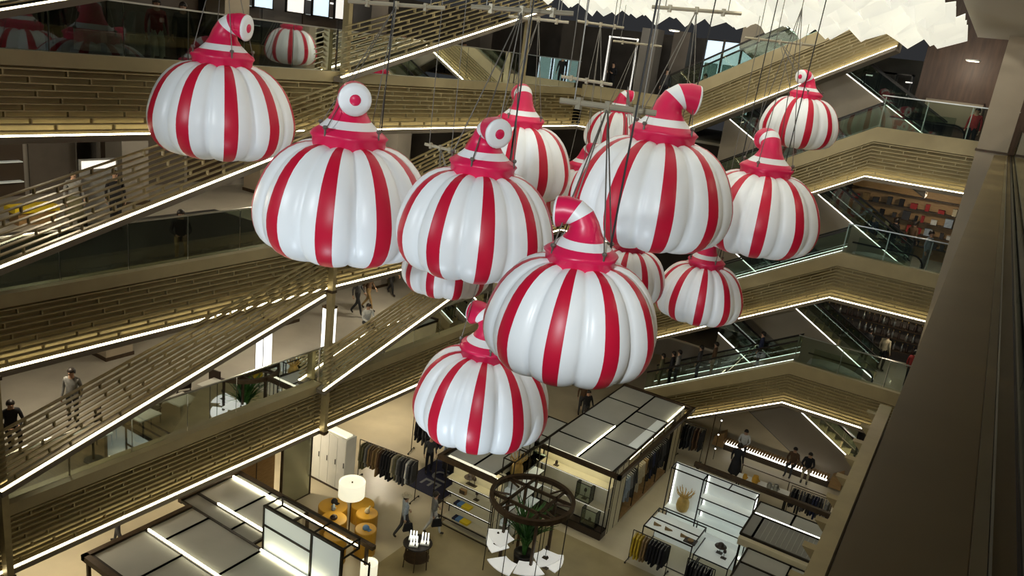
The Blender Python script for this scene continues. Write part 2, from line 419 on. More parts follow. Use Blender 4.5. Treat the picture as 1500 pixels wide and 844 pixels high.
# curved pale end panels of the near escalators on the landings
for i in range(3):
    kx = (-3.6, -3.75, -4.3)[i]
    mb = MB(); pts = []
    for k in range(13):
        u = k / 12; pts.append((u * 2.3, 0.0, 0.16 + 0.42 * math.sin(PI * (0.25 + 0.75 * u)) ** 0.7 if u < 1 else 0.2))
    for (xa, _, za), (xb, _, zb) in zip(pts, pts[1:]):
        mb.add([(xa, 0, 0), (xb, 0, 0), (xb, 0, zb), (xa, 0, za), (xa, 1.1, 0), (xb, 1.1, 0), (xb, 1.1, zb), (xa, 1.1, za)],
               [(0, 1, 2, 3), (5, 4, 7, 6), (3, 2, 6, 7), (0, 4, 5, 1)])
    mb.add([(0, 0, 0), (0, 1.1, 0), (0, 1.1, pts[0][2]), (0, 0, pts[0][2])], [(0, 3, 2, 1)])
    mb.add([(2.3, 0, 0), (2.3, 1.1, 0), (2.3, 1.1, .2), (2.3, 0, .2)], [(0, 1, 2, 3)])
    t = thing('landing_cover', f'pale curved cover of the escalator machinery on the {("highest", "middle", "lowest")[i]} escalator landing', 'cover', (kx, YF + 0.42, FL[i] + 0.0))
    mb.build('cover', 'frost', t)
    hr = MB(); arc = [Vector((2.1 + .38 * math.cos(a), .1, .62 + .38 * math.sin(a))) for a in [PI / 2 - PI * k / 8 for k in range(9)]]
    arc = [Vector((0, .1, 1.0))] + arc + [Vector((1.6, .1, .24))]
    for a, b in zip(arc, arc[1:]): hr.tube(a, b, .035, 6)
    hr.build('handrail_return', 'black_metal', t)
    MB().box((0.2, 0.05, 0.55), (2.1, 0.062, 1.25)).build('glass_panel', 'pane', t)

# ledge wall fronts of the lower galleries
for i, (xr, y0) in ((1, (-0.22, 6)), (2, (-1.25, 14))):
    slat_front('balcony_front', f'brass slatted balcony front of the ledge wall below the ledge, {wh[i]}', 'balcony',
               (xr, y0, BOT[i]), (xr, 29.3, BOT[i]), (-1, 0, 0), h=1.3, band=0.45, group='slatted fronts of the ledge wall')
    struct('floor', (xr + 0.42, y0, FL[i] - 0.05), (0.3, YF, FL[i]), 'floor_grey')
t = thing('louvre_bracket_row', 'row of beige stepped brackets on lowest right balcony front', 'brackets', (-1.25, 14, 4.9))
for k in range(11):
    MB().add([(-0.34, k * 1.5, 0.0), (0, k * 1.5, 0.0), (0, k * 1.5, -0.34), (-0.34, k * 1.5 + .28, 0.0), (0, k * 1.5 + .28, 0.0), (0, k * 1.5 + .28, -0.34)],
             [(0, 2, 1), (3, 4, 5), (0, 1, 4, 3), (0, 3, 5, 2)]).build('bracket', 'band', t)

# ------------------------------------------------------------------ folded white fabric ceiling
cv = thing('fabric_ceiling', 'glowing white folded fabric ceiling hanging over the atrium', 'fabric ceiling', (-7.8, 20, 17.3))
xs = [-14.2 + k * 1.04 for k in range(13)]; ys = [10.5 + k * 1.45 for k in range(13)]
for a in range(12):
    for b in range(12):
        x0, x1, y0, y1 = xs[a] + .02, xs[a + 1] - .02, ys[b] + .05, ys[b + 1] - (.05 if (a + b) % 3 else .16)
        if b == 11: y1 += random.uniform(-.25, .35)
        if a == 11: x1 += random.uniform(-.1, .15)
        xm = x0 + (x1 - x0) * random.uniform(.3, .7); lo = random.uniform(-.02, .22); 
        za, zb, zm = random.uniform(.25, .5), random.uniform(.25, .5), lo
        P = [(x0, y0, .30 + za), (xm, y0 + .06, .25 + zm), (x1, y0, .30 + zb), (x0, y1, za), (xm, y1 + random.uniform(-.1, .12), zm - .1), (x1, y1, zb)]
        P = [(p[0] + 7.8, p[1] - 20, p[2]) for p in P]
        P += [(p[0], p[1], p[2] + .02) for p in P]
        MB().add(P, [(0, 3, 4, 1), (1, 4, 5, 2), (6, 7, 10, 9), (7, 8, 11, 10), (3, 9, 10, 4), (4, 10, 11, 5), (0, 6, 9, 3), (2, 5, 11, 8)]).build('fabric_panel', 'fabric_ceiling', cv)

for a in range(3):
    for b in range(4):
        d = bpy.data.lights.new('membrane_backlight', 'POINT'); d.energy = 190; d.color = (1, .97, .86); d.shadow_soft_size = .15
        o = bpy.data.objects.new('membrane_backlight', d); COL.objects.link(o); o.location = (-12.2 + a * 4.3, 14.5 + b * 4.2, 19.1)
# ------------------------------------------------------------------ hanging inflatables: plain striped gourd balloons
NL, SEG, RN = 10, 14, 26
PROF = [(0.0, .56), (.18, .60), (.34, .645), (.52, .62), (.68, .53), (.82, .38), (.92, .19), (.98, 0.0), (1.0, -.14), (.985, -.29), (.93, -.43), (.82, -.54), (.64, -.61), (.4, -.645), (0.0, -.65)]
def prof_at(u):
    s = u * (len(PROF) - 1); i = min(int(s), len(PROF) - 2); q = s - i
    g = lambda j: Vector(PROF[max(0, min(len(PROF) - 1, j))])
    p0, p1, p2, p3 = g(i - 1), g(i), g(i + 1), g(i + 2)
    return 0.5 * (2 * p1 + (p2 - p0) * q + (2 * p0 - 5 * p1 + 4 * p2 - p3) * q * q + (3 * p1 - p0 - 3 * p2 + p3) * q ** 3)
def balloon_body():
    mb = MB(); n = NL * SEG; vs = []; fs = []; ms = []
    for k in range(RN + 1):
        r, z = prof_at(k / RN); r = max(r, 0.001)
        for j in range(n):
            a = 2 * PI * j / n; c = abs(math.sin(NL * a / 2))
            lob = 1 - 0.085 * (1 - c ** 0.55) * min(1, r * 2.5)
            vs.append((r * lob * math.cos(a), r * lob * math.sin(a), z * (1 - 0.05 * (1 - c ** 0.6))))
    for k in range(RN):
        for j in range(n):
            fs.append((k * n + j, (k + 1) * n + j, (k + 1) * n + (j + 1) % n, k * n + (j + 1) % n))
            ms.append(1 if 5 <= (j % SEG) <= 8 else 0)
    mb.add(vs, fs); mb.m = ms
    return mb
def balloon_stem():
    # flared skirt, concave hat, neck that bends towards +x; returns mesh builder and the tip frame
    rings = [(0, .50, .37, 0), (0, .56, .385, 0), (0, .70, .395, 0), (0, .735, .42, 0), (0, .765, .40, 0), (0, .82, .32, 0), (0, .90, .235, 0), (0, .98, .185, .05),
             (.02, 1.06, .162, .25), (.07, 1.13, .155, .65), (.15, 1.17, .158, 1.1), (.25, 1.17, .168, 1.5), (.33, 1.15, .175, 1.65)]
    n = 24; vs = []; fs = []; ms = []
    for x, z, r, t in rings:
        for j in range(n):
            a = 2 * PI * j / n; u = math.cos(a) * r; v = math.sin(a) * r
            if z < .76: 
                sc = 1 + 0.04 * math.cos(5 * a); u *= sc; v *= sc
            vs.append((x + u * math.cos(t), v, z - u * math.sin(t)))
    for k in range(len(rings) - 1):
        for j in range(n):
            fs.append((k * n + j, k * n + (j + 1) % n, (k + 1) * n + (j + 1) % n, (k + 1) * n + j)); ms.append(1 if k in (5, 9) else 0)
    mb = MB(); mb.add(vs, fs); mb.m = ms
    return mb, (Vector((.33, 0, 1.15)), 1.65)
body0 = balloon_body(); stem0, (tipc, tipa) = balloon_stem()
def balloon_meshes():
    t = thing('inflatable_pumpkin', '', 'inflatable', (0, 0, 0))
    body0.build('body', ['balloon_white', 'balloon_red'], t, True)
    s = stem0.build('stem', ['stem_red', 'balloon_white'], t, True)
    d = MB(); d.lathe([(.176, 0), (.17, .02), (.13, .035)], 24, cap=True); d.mi = 1; d.lathe([(.06, .036), (.055, .042)], 16)
    o = d.build('stem_tip', ['balloon_white', 'stem_red'], s, True); o.location = tipc; o.rotation_euler = (0, tipa, 0)
    for k in range(4):
        a = PI / 4 + k * PI / 2
        m = MB(); m.tube((0, 0, 0), (0, 0, .09), .012, 6); m.lathe([(.02, 0), (.03, .02), (.02, .04)], 8, (0, 0, .07))
        m.build('shackle', 'wire', t, False, (.40 * math.cos(a), .40 * math.sin(a), .74))
    return t
PUMP = [  # centre px, width px, depth m, stem heading (deg, 0 = image right), label, short name for its rigging
    (326, 162, 211, 16.0, -10, 'white and red inflatable pumpkin hanging closest to the slatted balconies of the stair wall', 'pumpkin closest to the stair wall'),
    (505, 294, 263, 13.7, -72, 'big white and red inflatable pumpkin beside the one closest to the stair wall', 'pumpkin next to the stair wall one'),
    (697, 326, 238, 11.0, -62, 'large white and red inflatable pumpkin hiding most of another one beneath it', 'pumpkin that hides one beneath it'),
    (756, 237, 168, 19.0, 100, 'white and red inflatable pumpkin with plain upright stem, before the highest stair-side balcony', 'upright-stemmed pumpkin before the highest balcony'),
    (902, 194, 94, 25.5, 10, 'small white and red inflatable pumpkin with stem bent sideways, near the wall corner', 'small pumpkin near the wall corner'),
    (850, 285, 118, 21.0, -55, 'white and red inflatable pumpkin hidden but for its round-tipped stem between larger ones', 'pumpkin hidden but for its stem'),
    (955, 282, 242, 14.2, 0, 'large white and red inflatable pumpkin with a thick stem hooked over like a beak', 'beak-stemmed pumpkin'),
    (1171, 180, 113, 23.0, -150, 'small white and red inflatable pumpkin alone before the top escalator flank', 'small pumpkin alone before the top escalator'),
    (1109, 312, 184, 16.8, 95, 'white and red inflatable pumpkin with thick upright stem, beside the beak-stemmed one', 'thick-stemmed pumpkin'),
    (1025, 428, 131, 18.5, 60, 'small white and red inflatable pumpkin below the thick-stemmed one, by the escalators', 'small pumpkin below the thick-stemmed one'),
    (838, 462, 262, 8.7, 165, 'white and red inflatable pumpkin hanging in front of all its neighbours, stem overlapping another', 'foremost pumpkin'),
    (916, 402, 122, 17.5, 20, 'white and red inflatable pumpkin mostly hidden behind the foremost one, one flank showing', 'pumpkin behind the foremost one'),
    (655, 388, 134, 17.5, 200, 'white and red inflatable pumpkin of which only the underside shows below a larger one', 'pumpkin showing only its underside'),
    (707, 577, 206, 15.0, 140, 'lowest hanging white and red inflatable pumpkin, right above the shop cabin roofs', 'lowest pumpkin'),
]
BARS = {0: None, 1: (510, 2, 652, 12), 2: (690, 10, 840, 20), 3: (745, 24, 833, 33), 4: (898, 60, 969, 68), 5: (846, 31, 914, 41), 6: (955, 10, 1086, 20),
        7: (1091, 55, 1194, 67), 8: None, 9: (1064, 259, 1098, 268), 10: (820, 147, 961, 166), 11: (822, 112, 897, 124), 12: (622, 211, 668, 222), 13: None}
right_ax = R3 @ Vector((1, 0, 0)); head0 = math.atan2(right_ax.y, right_ax.x)
p0 = balloon_meshes(); first = True
def wire(a, b, label, r=0.009, m='wire', name='suspension_wire', group=None):
    o = MB().tube(Vector((0, 0, 0)), Vector(b) - Vector(a), r, 5).build(name, m, None, False, a)
    return tag(o, label, 'wire' if name != 'power_cable' else 'cable', group)
for i, (cx, cy, wp, dep, hd, lab, nick) in enumerate(PUMP):
    c = at(cx, cy, dep); Rr = wp / 2 * dep / F * 0.985
    o = p0 if first else dup(p0, c); first = False
    o.location = c; o.scale = (Rr, Rr, Rr); o.rotation_euler = (0, 0, head0 + math.radians(hd))
    o['label'] = lab; o['group'] = 'hanging inflatable pumpkins'
    top = c + Vector((0, 0, Rr * 0.8))
    bar = BARS[i]
    if bar:
        e0, e1 = at(bar[0], bar[1], dep), at(bar[2], bar[3], dep)
        mid = (e0 + e1) / 2
        t = thing('rigging_bar', f'beige horizontal rigging bar over the {nick}', 'rigging bar', mid, 0, 'rigging bars above the inflatables')
        MB().tube(e0 - mid, e1 - mid, 0.034, 8).build('rod', 'rig', t)
        for u in (.2, .5, .8):
            q = (e0 - mid).lerp(e1 - mid, u); MB().box((q.x - .03, q.y - .03, q.z - .07), (q.x + .03, q.y + .03, q.z + .06)).build('clamp', 'rig', t)
        ends = [e0.lerp(e1, .15), e0.lerp(e1, .85)]
        apex = e0.lerp(e1, .5)
        if abs(apex.x - c.x) > 1.2 or abs(apex.y - c.y) > 1.2: apex = Vector((c.x * .6 + apex.x * .4, c.y * .6 + apex.y * .4, apex.z))
        for e in ends:
            wire(e, (e.x, e.y, 19.6), f'steel wire holding the bar over the {nick}', group='wires above the rigging bars')
    else:
        apex = Vector((c.x, c.y, min(17.2, top.z + 3.2)))
        wire(apex, (apex.x, apex.y, 19.6), f'steel wire from ceiling to the {nick}', group='wires straight to the ceiling')
    for k in range(4):
        a = o.rotation_euler.z + PI / 4 + k * PI / 2
        s = c + Vector((.40 * Rr * math.cos(a), .40 * Rr * math.sin(a), .80 * Rr))
        ap = s.lerp(apex, 1.0)
        if ap.z > s.z + .2: wire(s, ap, f'suspension wire fanning from the collar of the {nick}', group='suspension wires of the inflatables')
    s = c + Vector((.2 * Rr, .3 * Rr, .75 * Rr))
    if i in (1, 2, 6, 8, 9, 10): wire(s, (s.x + .1, s.y + .1, 19.6), f'black power cable of the {nick}', 0.012, 'cable', 'power_cable', 'black cables of the inflatables')

# ------------------------------------------------------------------ people
BONES = {}
def person_mesh(key):
    V = dict(pel=(0, 0, .93, .145, .11), spi=(0, 0, 1.10, .135, .10), che=(0, .01, 1.30, .17, .115), nec=(0, 0, 1.45, .055, .055), hb=(0, -.01, 1.53, .072, .08), he=(0, -.015, 1.60, .078, .095), ht=(0, 0, 1.67, .06, .07))
    for s, n in ((-1, 'l'), (1, 'r')):
        V['sh' + n] = (s * .17, .01, 1.385, .062, .062); V['el' + n] = (s * .23, .03, 1.12, .043, .043); V['wr' + n] = (s * .245, -.05, .89, .029, .029); V['ha' + n] = (s * .245, -.08, .81, .036, .02)
        V['hi' + n] = (s * .09, 0, .88, .09, .09); V['kn' + n] = (s * .10, -.015, .49, .06, .06); V['an' + n] = (s * .10, .02, .10, .042, .042); V['to' + n] = (s * .115, -.14, .04, .042, .032)
    def mv(n, *p): V[n] = (*p, V[n][3], V[n][4])
    if key == 'walk':
        mv('knl', -.10, -.16, .50); mv('anl', -.10, -.24, .11); mv('tol', -.11, -.39, .06); mv('knr', .10, .06, .49); mv('anr', .10, .30, .16); mv('tor', .11, .20, .04)
        mv('ell', -.24, .12, 1.13); mv('wrl', -.24, .10, .90); mv('hal', -.24, .08, .82); mv('elr', .24, -.05, 1.13); mv('wrr', .22, -.20, .95); mv('har', .22, -.25, .88)
    if key == 'look':      # elbows on a rail, leaning forward
        for n in ('spi', 'che', 'nec', 'hb', 'he', 'ht', 'shl', 'shr'):
            x, y, z, a, b = V[n]; V[n] = (x, y - (z - .93) * .32, z - (z - .93) * .05, a, b)
        for s, n in ((-1, 'l'), (1, 'r')): mv('el' + n, s * .24, -.26, 1.10); mv('wr' + n, s * .10, -.46, 1.14); mv('ha' + n, s * .06, -.53, 1.14)
    if key == 'hold':      # forearm raised with something in hand
        for s, n in ((-1, 'l'), (1, 'r')): mv('el' + n, s * .23, .02, 1.12); mv('wr' + n, s * .14, -.22, 1.16); mv('ha' + n, s * .10, -.29, 1.20)
    if key == 'sit':
        for n in list(V):
            x, y, z, a, b = V[n]
            if n[:2] not in ('kn', 'an', 'to'): V[n] = (x, y - max(0, z - .93) * .18, z - .40, a, b)
        for s, n in ((-1, 'l'), (1, 'r')):
            mv('kn' + n, s * .11, -.43, .50); mv('an' + n, s * .11, -.42, .10); mv('to' + n, s * .12, -.58, .04); mv('el' + n, s * .24, -.16, .74); mv('wr' + n, s * .12, -.34, .66); mv('ha' + n, s * .08, -.42, .66)
    E_ = [('pel', 'spi'), ('spi', 'che'), ('che', 'nec'), ('nec', 'hb'), ('hb', 'he'), ('he', 'ht')]
    for n in 'lr': E_ += [('che', 'sh' + n), ('sh' + n, 'el' + n), ('el' + n, 'wr' + n), ('wr' + n, 'ha' + n), ('pel', 'hi' + n), ('hi' + n, 'kn' + n), ('kn' + n, 'an' + n), ('an' + n, 'to' + n)]
    names = list(V); ix = {n: i for i, n in enumerate(names)}
    me = bpy.data.meshes.new('skeleton'); me.from_pydata([V[n][:3] for n in names], [(ix[a], ix[b]) for a, b in E_], [])
    ob = bpy.data.objects.new('skeleton', me); COL.objects.link(ob)
    md = ob.modifiers.new('skin', 'SKIN'); 
    if not me.skin_vertices: me.skin_vertices.new()
    for i, n in enumerate(names):
        sv = me.skin_vertices[0].data[i]; sv.radius = V[n][3:5]; sv.use_root = (n == 'pel')
    sub = ob.modifiers.new('sub', 'SUBSURF'); sub.levels = 1; sub.render_levels = 1
    bpy.context.view_layer.update()
    ev = ob.evaluated_get(bpy.context.evaluated_depsgraph_get())
    m2 = bpy.data.meshes.new_from_object(ev); bpy.data.objects.remove(ob)
    vs = [tuple(v.co) for v in m2.vertices]; fs = [tuple(p.vertices) for p in m2.polygons]
    bpy.data.meshes.remove(m2)
    def cls(a, b):
        q = a + b
        if any(k in q for k in ('he', 'ht', 'hb')) and 'che' not in (a, b): return 0
        if 'ha' in (a[:2], b[:2]): return 0
        if (a[:2], b[:2]) == ('el', 'wr'): return 5
        if (a[:2], b[:2]) == ('an', 'to'): return 4
        if a[:2] in ('hi', 'kn') or b[:2] == 'hi': return 3
        return 2
    segs = [(Vector(V[a][:3]), Vector(V[b][:3]), cls(a, b)) for a, b in E_]
    mb = MB(); mb.add(vs, fs); ms = []
    for f in fs:
        c = sum((Vector(vs[i]) for i in f), Vector()) / len(f); best = (9, 0)
        for a, b, k in segs:
            t = max(0, min(1, (c - a).dot(b - a) / (b - a).length_squared)); d = (c - a.lerp(b, t)).length
            if d < best[0]: best = (d, k)
        k = best[1]
        if k == 2 and c.z < V['pel'][2] - .02: k = 3
        ms.append(k)
    mb.m = ms
    # fingers, thumb, nose, ears, eyes joined to the same surface
    mb.mi = 0
    for s, n in ((-1, 'l'), (1, 'r')):
        h = Vector(V['ha' + n][:3]); d = (h - Vector(V['wr' + n][:3])).normalized(); sd = Vector((0, 1, 0)) if abs(d.y) < .8 else Vector((1, 0, 0))
        sd = (sd - d * sd.dot(d)).normalized(); cu = d.cross(sd) * s
        for q, L in ((-.027, .055), (-.009, .068), (.009, .064), (.027, .05)):
            a = h + sd * q + d * .015; b = a + d * L * .6 - cu * .006; mb.tube(a, b, .009, 5, .008); mb.tube(b, b + d * L * .4 - cu * .02, .008, 5, .006)
        a = h - d * .03 - sd * .03; mb.tube(a, a - sd * .03 + d * .045, .010, 5, .007)
    hc = Vector(V['he'][:3])
    mb.tube(hc + Vector((0, -.085, .0)), hc + Vector((0, -.112, -.025)), .010, 5, .014)
    for s in (-1, 1): mb.tube(hc + Vector((s * .074, .01, -.03)), hc + Vector((s * .084, .015, .02)), .014, 5, .016)
    mb.mi = 1
    for s in (-1, 1): mb.tube(hc + Vector((s * .03, -.088, .012)), hc + Vector((s * .03, -.094, .012)), .009, 6)
    mb.tube(hc + Vector((-.022, -.086, -.045)), hc + Vector((.022, -.086, -.045)), .005, 4)
    # hair cap
    hb = MB(); n = 12; R_ = []
    for k in range(6):
        ph = k / 5 * PI * .62
        for j in range(n):
            a = 2 * PI * j / n; r = math.sin(ph) * .098 + .001; y = math.sin(a) * r * 1.1; drop = .03 if (k == 5 and y < -.03) else (-.045 if k == 5 and y > .03 else 0)
            R_.append((math.cos(a) * r, y + .018, math.cos(ph) * .105 + drop + .005))
    hb.add(R_, [(k * n + j, (k + 1) * n + j, (k + 1) * n + (j + 1) % n, k * n + (j + 1) % n) for k in range(5) for j in range(n)])
    hb.v = [tuple(Vector(v) + hc) for v in hb.v]
    return mb, hb
PROTO = {}
def person(loc, rz, pose, top, bottom, label, hair='hair', sleeves=True, skirt=None, hgt=1.0, group=None, hat=None, bag=None):
    if pose not in PROTO:
        mb, hb = person_mesh(pose)
        o = mb.build('body', ['skin', 'hair', 'cloth_black', 'cloth_black', 'shoe', 'cloth_black'], None, True)
        h = hb.build('hair', 'hair', None, True)
        PROTO[pose] = (o.data, h.data); bpy.data.objects.remove(o); bpy.data.objects.remove(h)
    bm_, hm = PROTO[pose]
    t = thing('person', label, 'person', loc, rz, group); t.scale = (hgt,) * 3
    o = bpy.data.objects.new('body', bm_); COL.objects.link(o); o.parent = t
    for k, m in ((2, CLOTH[top]), (3, CLOTH[bottom]), (5, CLOTH[top] if sleeves else X['skin'])):
        o.material_slots[k].link = 'OBJECT'; o.material_slots[k].material = m
    h = bpy.data.objects.new('hair', hm); COL.objects.link(h); h.parent = t
    if skirt:
        MB().lathe([(.16, 1.02), (.19, .9), (.22, .7), (.26, .42), (.25, .41)], 14, cap=False).build('skirt', CLOTH[skirt], t, True)
    if hat:
        MB().lathe([(.17, 1.635), (.165, 1.645), (.105, 1.65), (.10, 1.72), (.06, 1.745), (.001, 1.75)], 16, (0, 0, 0), False).build('hat', CLOTH[hat], t, True)
    if bag:
        m = Matrix.Rotation(rz, 3, 'Z'); p = Vector(loc) + m @ Vector((-.30, -.02, .52))
        b = thing('handbag', f'{bag} bag carried by the walking person in {top}', 'bag', p, rz)
        MB().add([(-.05, -.17, 0), (.05, -.17, 0), (.05, .17, 0), (-.05, .17, 0), (-.03, -.13, .26), (.03, -.13, .26), (.03, .13, .26), (-.03, .13, .26)],
                 [(0, 3, 2, 1), (4, 5, 6, 7), (0, 1, 5, 4), (1, 2, 6, 5), (2, 3, 7, 6), (3, 0, 4, 7)]).build('bag_body', CLOTH[bag], b)
        q = MB(); pts = [Vector((0, -.09 + .18 * k / 6, .26 + .12 * math.sin(PI * k / 6))) for k in range(7)]
        for a, c in zip(pts, pts[1:]): q.tube(a, c, .009, 5)
        q.build('bag_handle', CLOTH[bag], b)
    return t
def face(px, py): return math.radians(px)
# ground floor
person((-13.15, 17.6, 0), 2.6, 'walk', 'paleblue', 'charcoal', 'person in pale blue shirt, dark trousers and light cap walking with a dark bag', hat='cream', bag='black')
person((-12.6, 18.45, 0), 2.5, 'walk', 'grey', 'white', 'person in patterned grey top and pale trousers walking beside the navy mat', bag='black', hgt=.96)
person((-14.4, 21.7, 0), .4, 'stand', 'paleblue', 'black', 'person in light blue shirt and long black skirt standing on navy mat', skirt='black', hgt=.97)
person((-15.1, 21.4, 0), .9, 'stand', 'charcoal', 'black', 'person in dark clothes standing next to the clothes rack by the mat', hgt=.95)
person((-5.72, 29.65, 0), 3.0, 'stand', 'black', 'black', 'person in a long black outfit seen from behind by white table', skirt='black', hgt=1.03)
person((-6.1, 32.25, 0), .2, 'sit', 'white', 'black', 'person in white top sitting on the slatted bench looking down', hgt=1.0)
person((-3.95, 32.2, 0), -.1, 'sit', 'brown', 'charcoal', 'person in brown top hunched on the slatted bench next to another', hgt=1.0)
person((-3.35, 32.2, 0), .1, 'sit', 'black', 'cream', 'person in black top and pale trousers seated at bench end', hgt=1.0)
person((-1.75, 33.55, 1.06), .9, 'stand', 'black', 'black', 'person in black riding the rear escalator behind the slatted bench', hgt=.95)
person((-8.9, 30.0, 0), 2.0, 'walk', 'white', 'cream', 'person in white walking between the far shop and the beige wall', hgt=.98)
person((-12.6, 29.6, 0), 1.0, 'walk', 'black', 'charcoal', 'person in black crossing the floor behind the roofed shop', hgt=1.0)
person((-13.2, 30.4, 0), .7, 'stand', 'brown', 'charcoal', 'person in brown jacket standing behind the roofed shop', hgt=1.03)
person((-11.9, 28.0, 0), 2.4, 'stand', 'white', 'grey', 'person with dark hair in white blouse close behind the shop roof', hgt=.96)
person((-10.9, 30.9, 0), 1.6, 'stand', 'charcoal', 'black', 'person in red cap and dark jacket at the foot of the escalator', hat='red')
person((-19.2, 11.6, 0), -1.2, 'walk', 'charcoal', 'charcoal', 'person in dark trousers walking beneath the lowest stair-side balcony', hgt=1.0)
# lowest gallery
for px, py, rz, pose, a, b, lab in ((18, 652, 1.3, 'sit', 'black', 'black', 'person in black seated on lowest stair-side gallery near the white tables'),
                              (108, 625, .6, 'stand', 'grey', 'charcoal', 'person in grey standing behind the slanted screen on lowest stair-side gallery'),
                              (522, 462, 1.9, 'walk', 'charcoal', 'black', 'person in dark coat walking on the pale floor of lowest stair-side gallery'),
                              (538, 455, 1.9, 'walk', 'brown', 'tan', 'person in brown walking next to the dark-coated one on lowest stair-side gallery'),
                              (572, 432, 1.5, 'walk', 'black', 'black', 'person whose dark legs show below the balcony front on lowest stair-side gallery'),
                              (535, 490, 1.2, 'sit', 'white', 'charcoal', 'person in white shirt seated behind the slanted screen on lowest stair-side gallery')):
    p = onz(px, py, 4.7); p.x = min(p.x, XL - .8)
    person((p.x, p.y, 4.712 if p.x > -18.4 and p.y < 17.5 else 4.7), rz, pose, a, b, lab)
# middle and highest galleries
for (x, y), rz, pose, a, b, lab in (((-20.9, 11.6), 1.4, 'stand', 'grey', 'olive', 'person in grey-green dress standing by the yellow bench on middle stair-side gallery'),
                              ((-20.6, 12.6), 1.2, 'stand', 'black', 'black', 'person in black reading the notice board on middle stair-side gallery'),
                              ((-17.4, 12.4), 1.0, 'sit', 'black', 'tan', 'person with bare lower legs seated behind middle stair-side gallery glass')):
    person((x, y, 9.412), rz, pose, a, b, lab, skirt='olive' if b == 'olive' else None)
for (x, y), rz, a, b, lab in (((-17.6, 11.9), 1.2, 'red', 'white', 'person in red top and white trousers on highest stair-side gallery'),
                        ((-18.0, 12.9), 1.0, 'charcoal', 'black', 'person in charcoal top next to wooden counter on highest stair-side gallery'),
                        ((-17.5, 9.4), 1.4, 'black', 'black', 'person in black behind the glass of highest stair-side gallery, nearest the near post'),
                        ((-17.3, 20.6), 1.3, 'white', 'grey', 'person in white jacket under the slanted screen on highest stair-side gallery'),
                        ((-17.3, 24.0), 1.3, 'tan', 'charcoal', 'person in tan jacket on highest stair-side gallery close to the far corner')):
    person((x, y, 14.1), rz, 'stand', a, b, lab)
for (x, y), a, pose, lab in (((-16.6, 35.4), 'black', 'hold', 'person in black holding up a phone beside the white lit door frame'),
                       ((-13.9, 35.6), 'charcoal', 'stand', 'person in charcoal at the railing of the highest escalator-side gallery'),
                       ((-12.2, 36.0), 'black', 'stand', 'person in black silhouetted before the pale blue window'),
                       ((-1.0, 33.3), 'red', 'stand', 'person in dull red at the highest escalator landing beside the column')):
    person((x, y, 14.1), -.2, pose, a, 'black', lab)
for (x, y), a, b, rz, lab in (((-3.6, 33.0 + 1.9), 'navy', 'black', .3, 'person in navy stepping off the escalator on middle escalator landing'),
                        ((-2.8, 35.3), 'black', 'black', 2.8, 'person in black browsing the shelves of middle escalator landing'),
                        ((-2.1, 35.5), 'brown', 'charcoal', 2.5, 'person in brown browsing the shelves of middle escalator landing'),
                        ((-1.35, 33.6), 'paleblue', 'grey', 1.2, 'person in pale blue shirt walking on middle escalator landing'),
                        ((-0.35, 32.4), 'white', 'tan', .5, 'person in white shirt by ledge wall on middle escalator landing')):
    person((x, y, 9.4), rz, 'stand', a, b, lab)
for (x, y), a, b, lab in (((-2.6, 34.9), 'charcoal', 'black', 'person in charcoal in front of the bottle shelves on lowest escalator landing'),
                    ((-1.9, 34.8), 'cream', 'black', 'person with cream backpack in front of the bottle shelves on lowest escalator landing'),
                    ((-.7, 33.4), 'red', 'black', 'person in dark red by the ledge wall on lowest escalator landing')):
    person((x, y, 4.7), 2.6, 'stand', a, b, lab)
for k, (x, a, b, nm) in enumerate(((-10.2, 'olive', 'olive', 'olive'), (-9.75, 'black', 'black', 'black'), (-9.5, 'grey', 'charcoal', 'grey'), (-8.6, 'charcoal', 'black', 'charcoal'), (-8.0, 'brown', 'tan', 'brown'), (-6.2, 'navy', 'black', 'navy'))):
    zs = BOT[2] - (-4.75 - x) * ES + 1.62
    person((x, YF + .8, zs), -1.5, 'stand', a, b, f'person in {nm} riding the escalator to the lowest escalator landing', hgt=.98)

# ------------------------------------------------------------------ ground floor shops
def garment(label, loc, rz, cm, L=.85, wd=.22, group=None, sleeve=.55):
    t = thing('garment', label, 'garment', loc, rz, group)
    o = [(.05, -.06), (wd, -.11), (wd + .06, -.11 - sleeve), (wd - .02, -.12 - sleeve), (wd - .04, -.32), (wd - .01, -L)]
    pts = o + [(-x, z) for x, z in reversed(o)]; n = len(pts); mb = MB()
    vs = [(x, -.03, z) for x, z in pts] + [(x, .03, z) for x, z in pts]
    mb.add(vs, [tuple(range(n)), tuple(range(2 * n - 1, n - 1, -1))] + [(i, i + n, (i + 1) % n + n, (i + 1) % n) for i in range(n)])
    mb.build('cloth', cm, t)
    h = MB(); h.tube((-wd + .03, 0, -.10), (0, 0, -.04), .008, 5); h.tube((wd - .03, 0, -.10), (0, 0, -.04), .008, 5); h.tube((0, 0, -.05), (0, 0, .03), .006, 5)
    h.build('hanger', 'steel', t)
def rail(label, p0, p1, legs=True, z=1.55, mname='black_metal'):
    p0, p1 = Vector(p0), Vector(p1); t = thing('clothes_rail', label, 'clothes rail', (*p0.xy, p0.z))
    d = p1 - p0
    MB().tube((0, 0, z), d + Vector((0, 0, z)), .016, 6).build('rod', mname, t)
    for q in (Vector(), d):
        MB().tube(q, q + Vector((0, 0, z)), .016, 6).build('upright', mname, t)
        if legs:
            m = MB(); s = Vector((-d.y, d.x, 0)).normalized() * .28
            m.tube(q - s + Vector((0, 0, .05)), q + s + Vector((0, 0, .05)), .016, 6)
            for e in (q - s, q + s): m.lathe([(.03, 0), (.035, .03), (.02, .05)], 8, tuple(e))
            m.build('foot', mname, t)
    return t
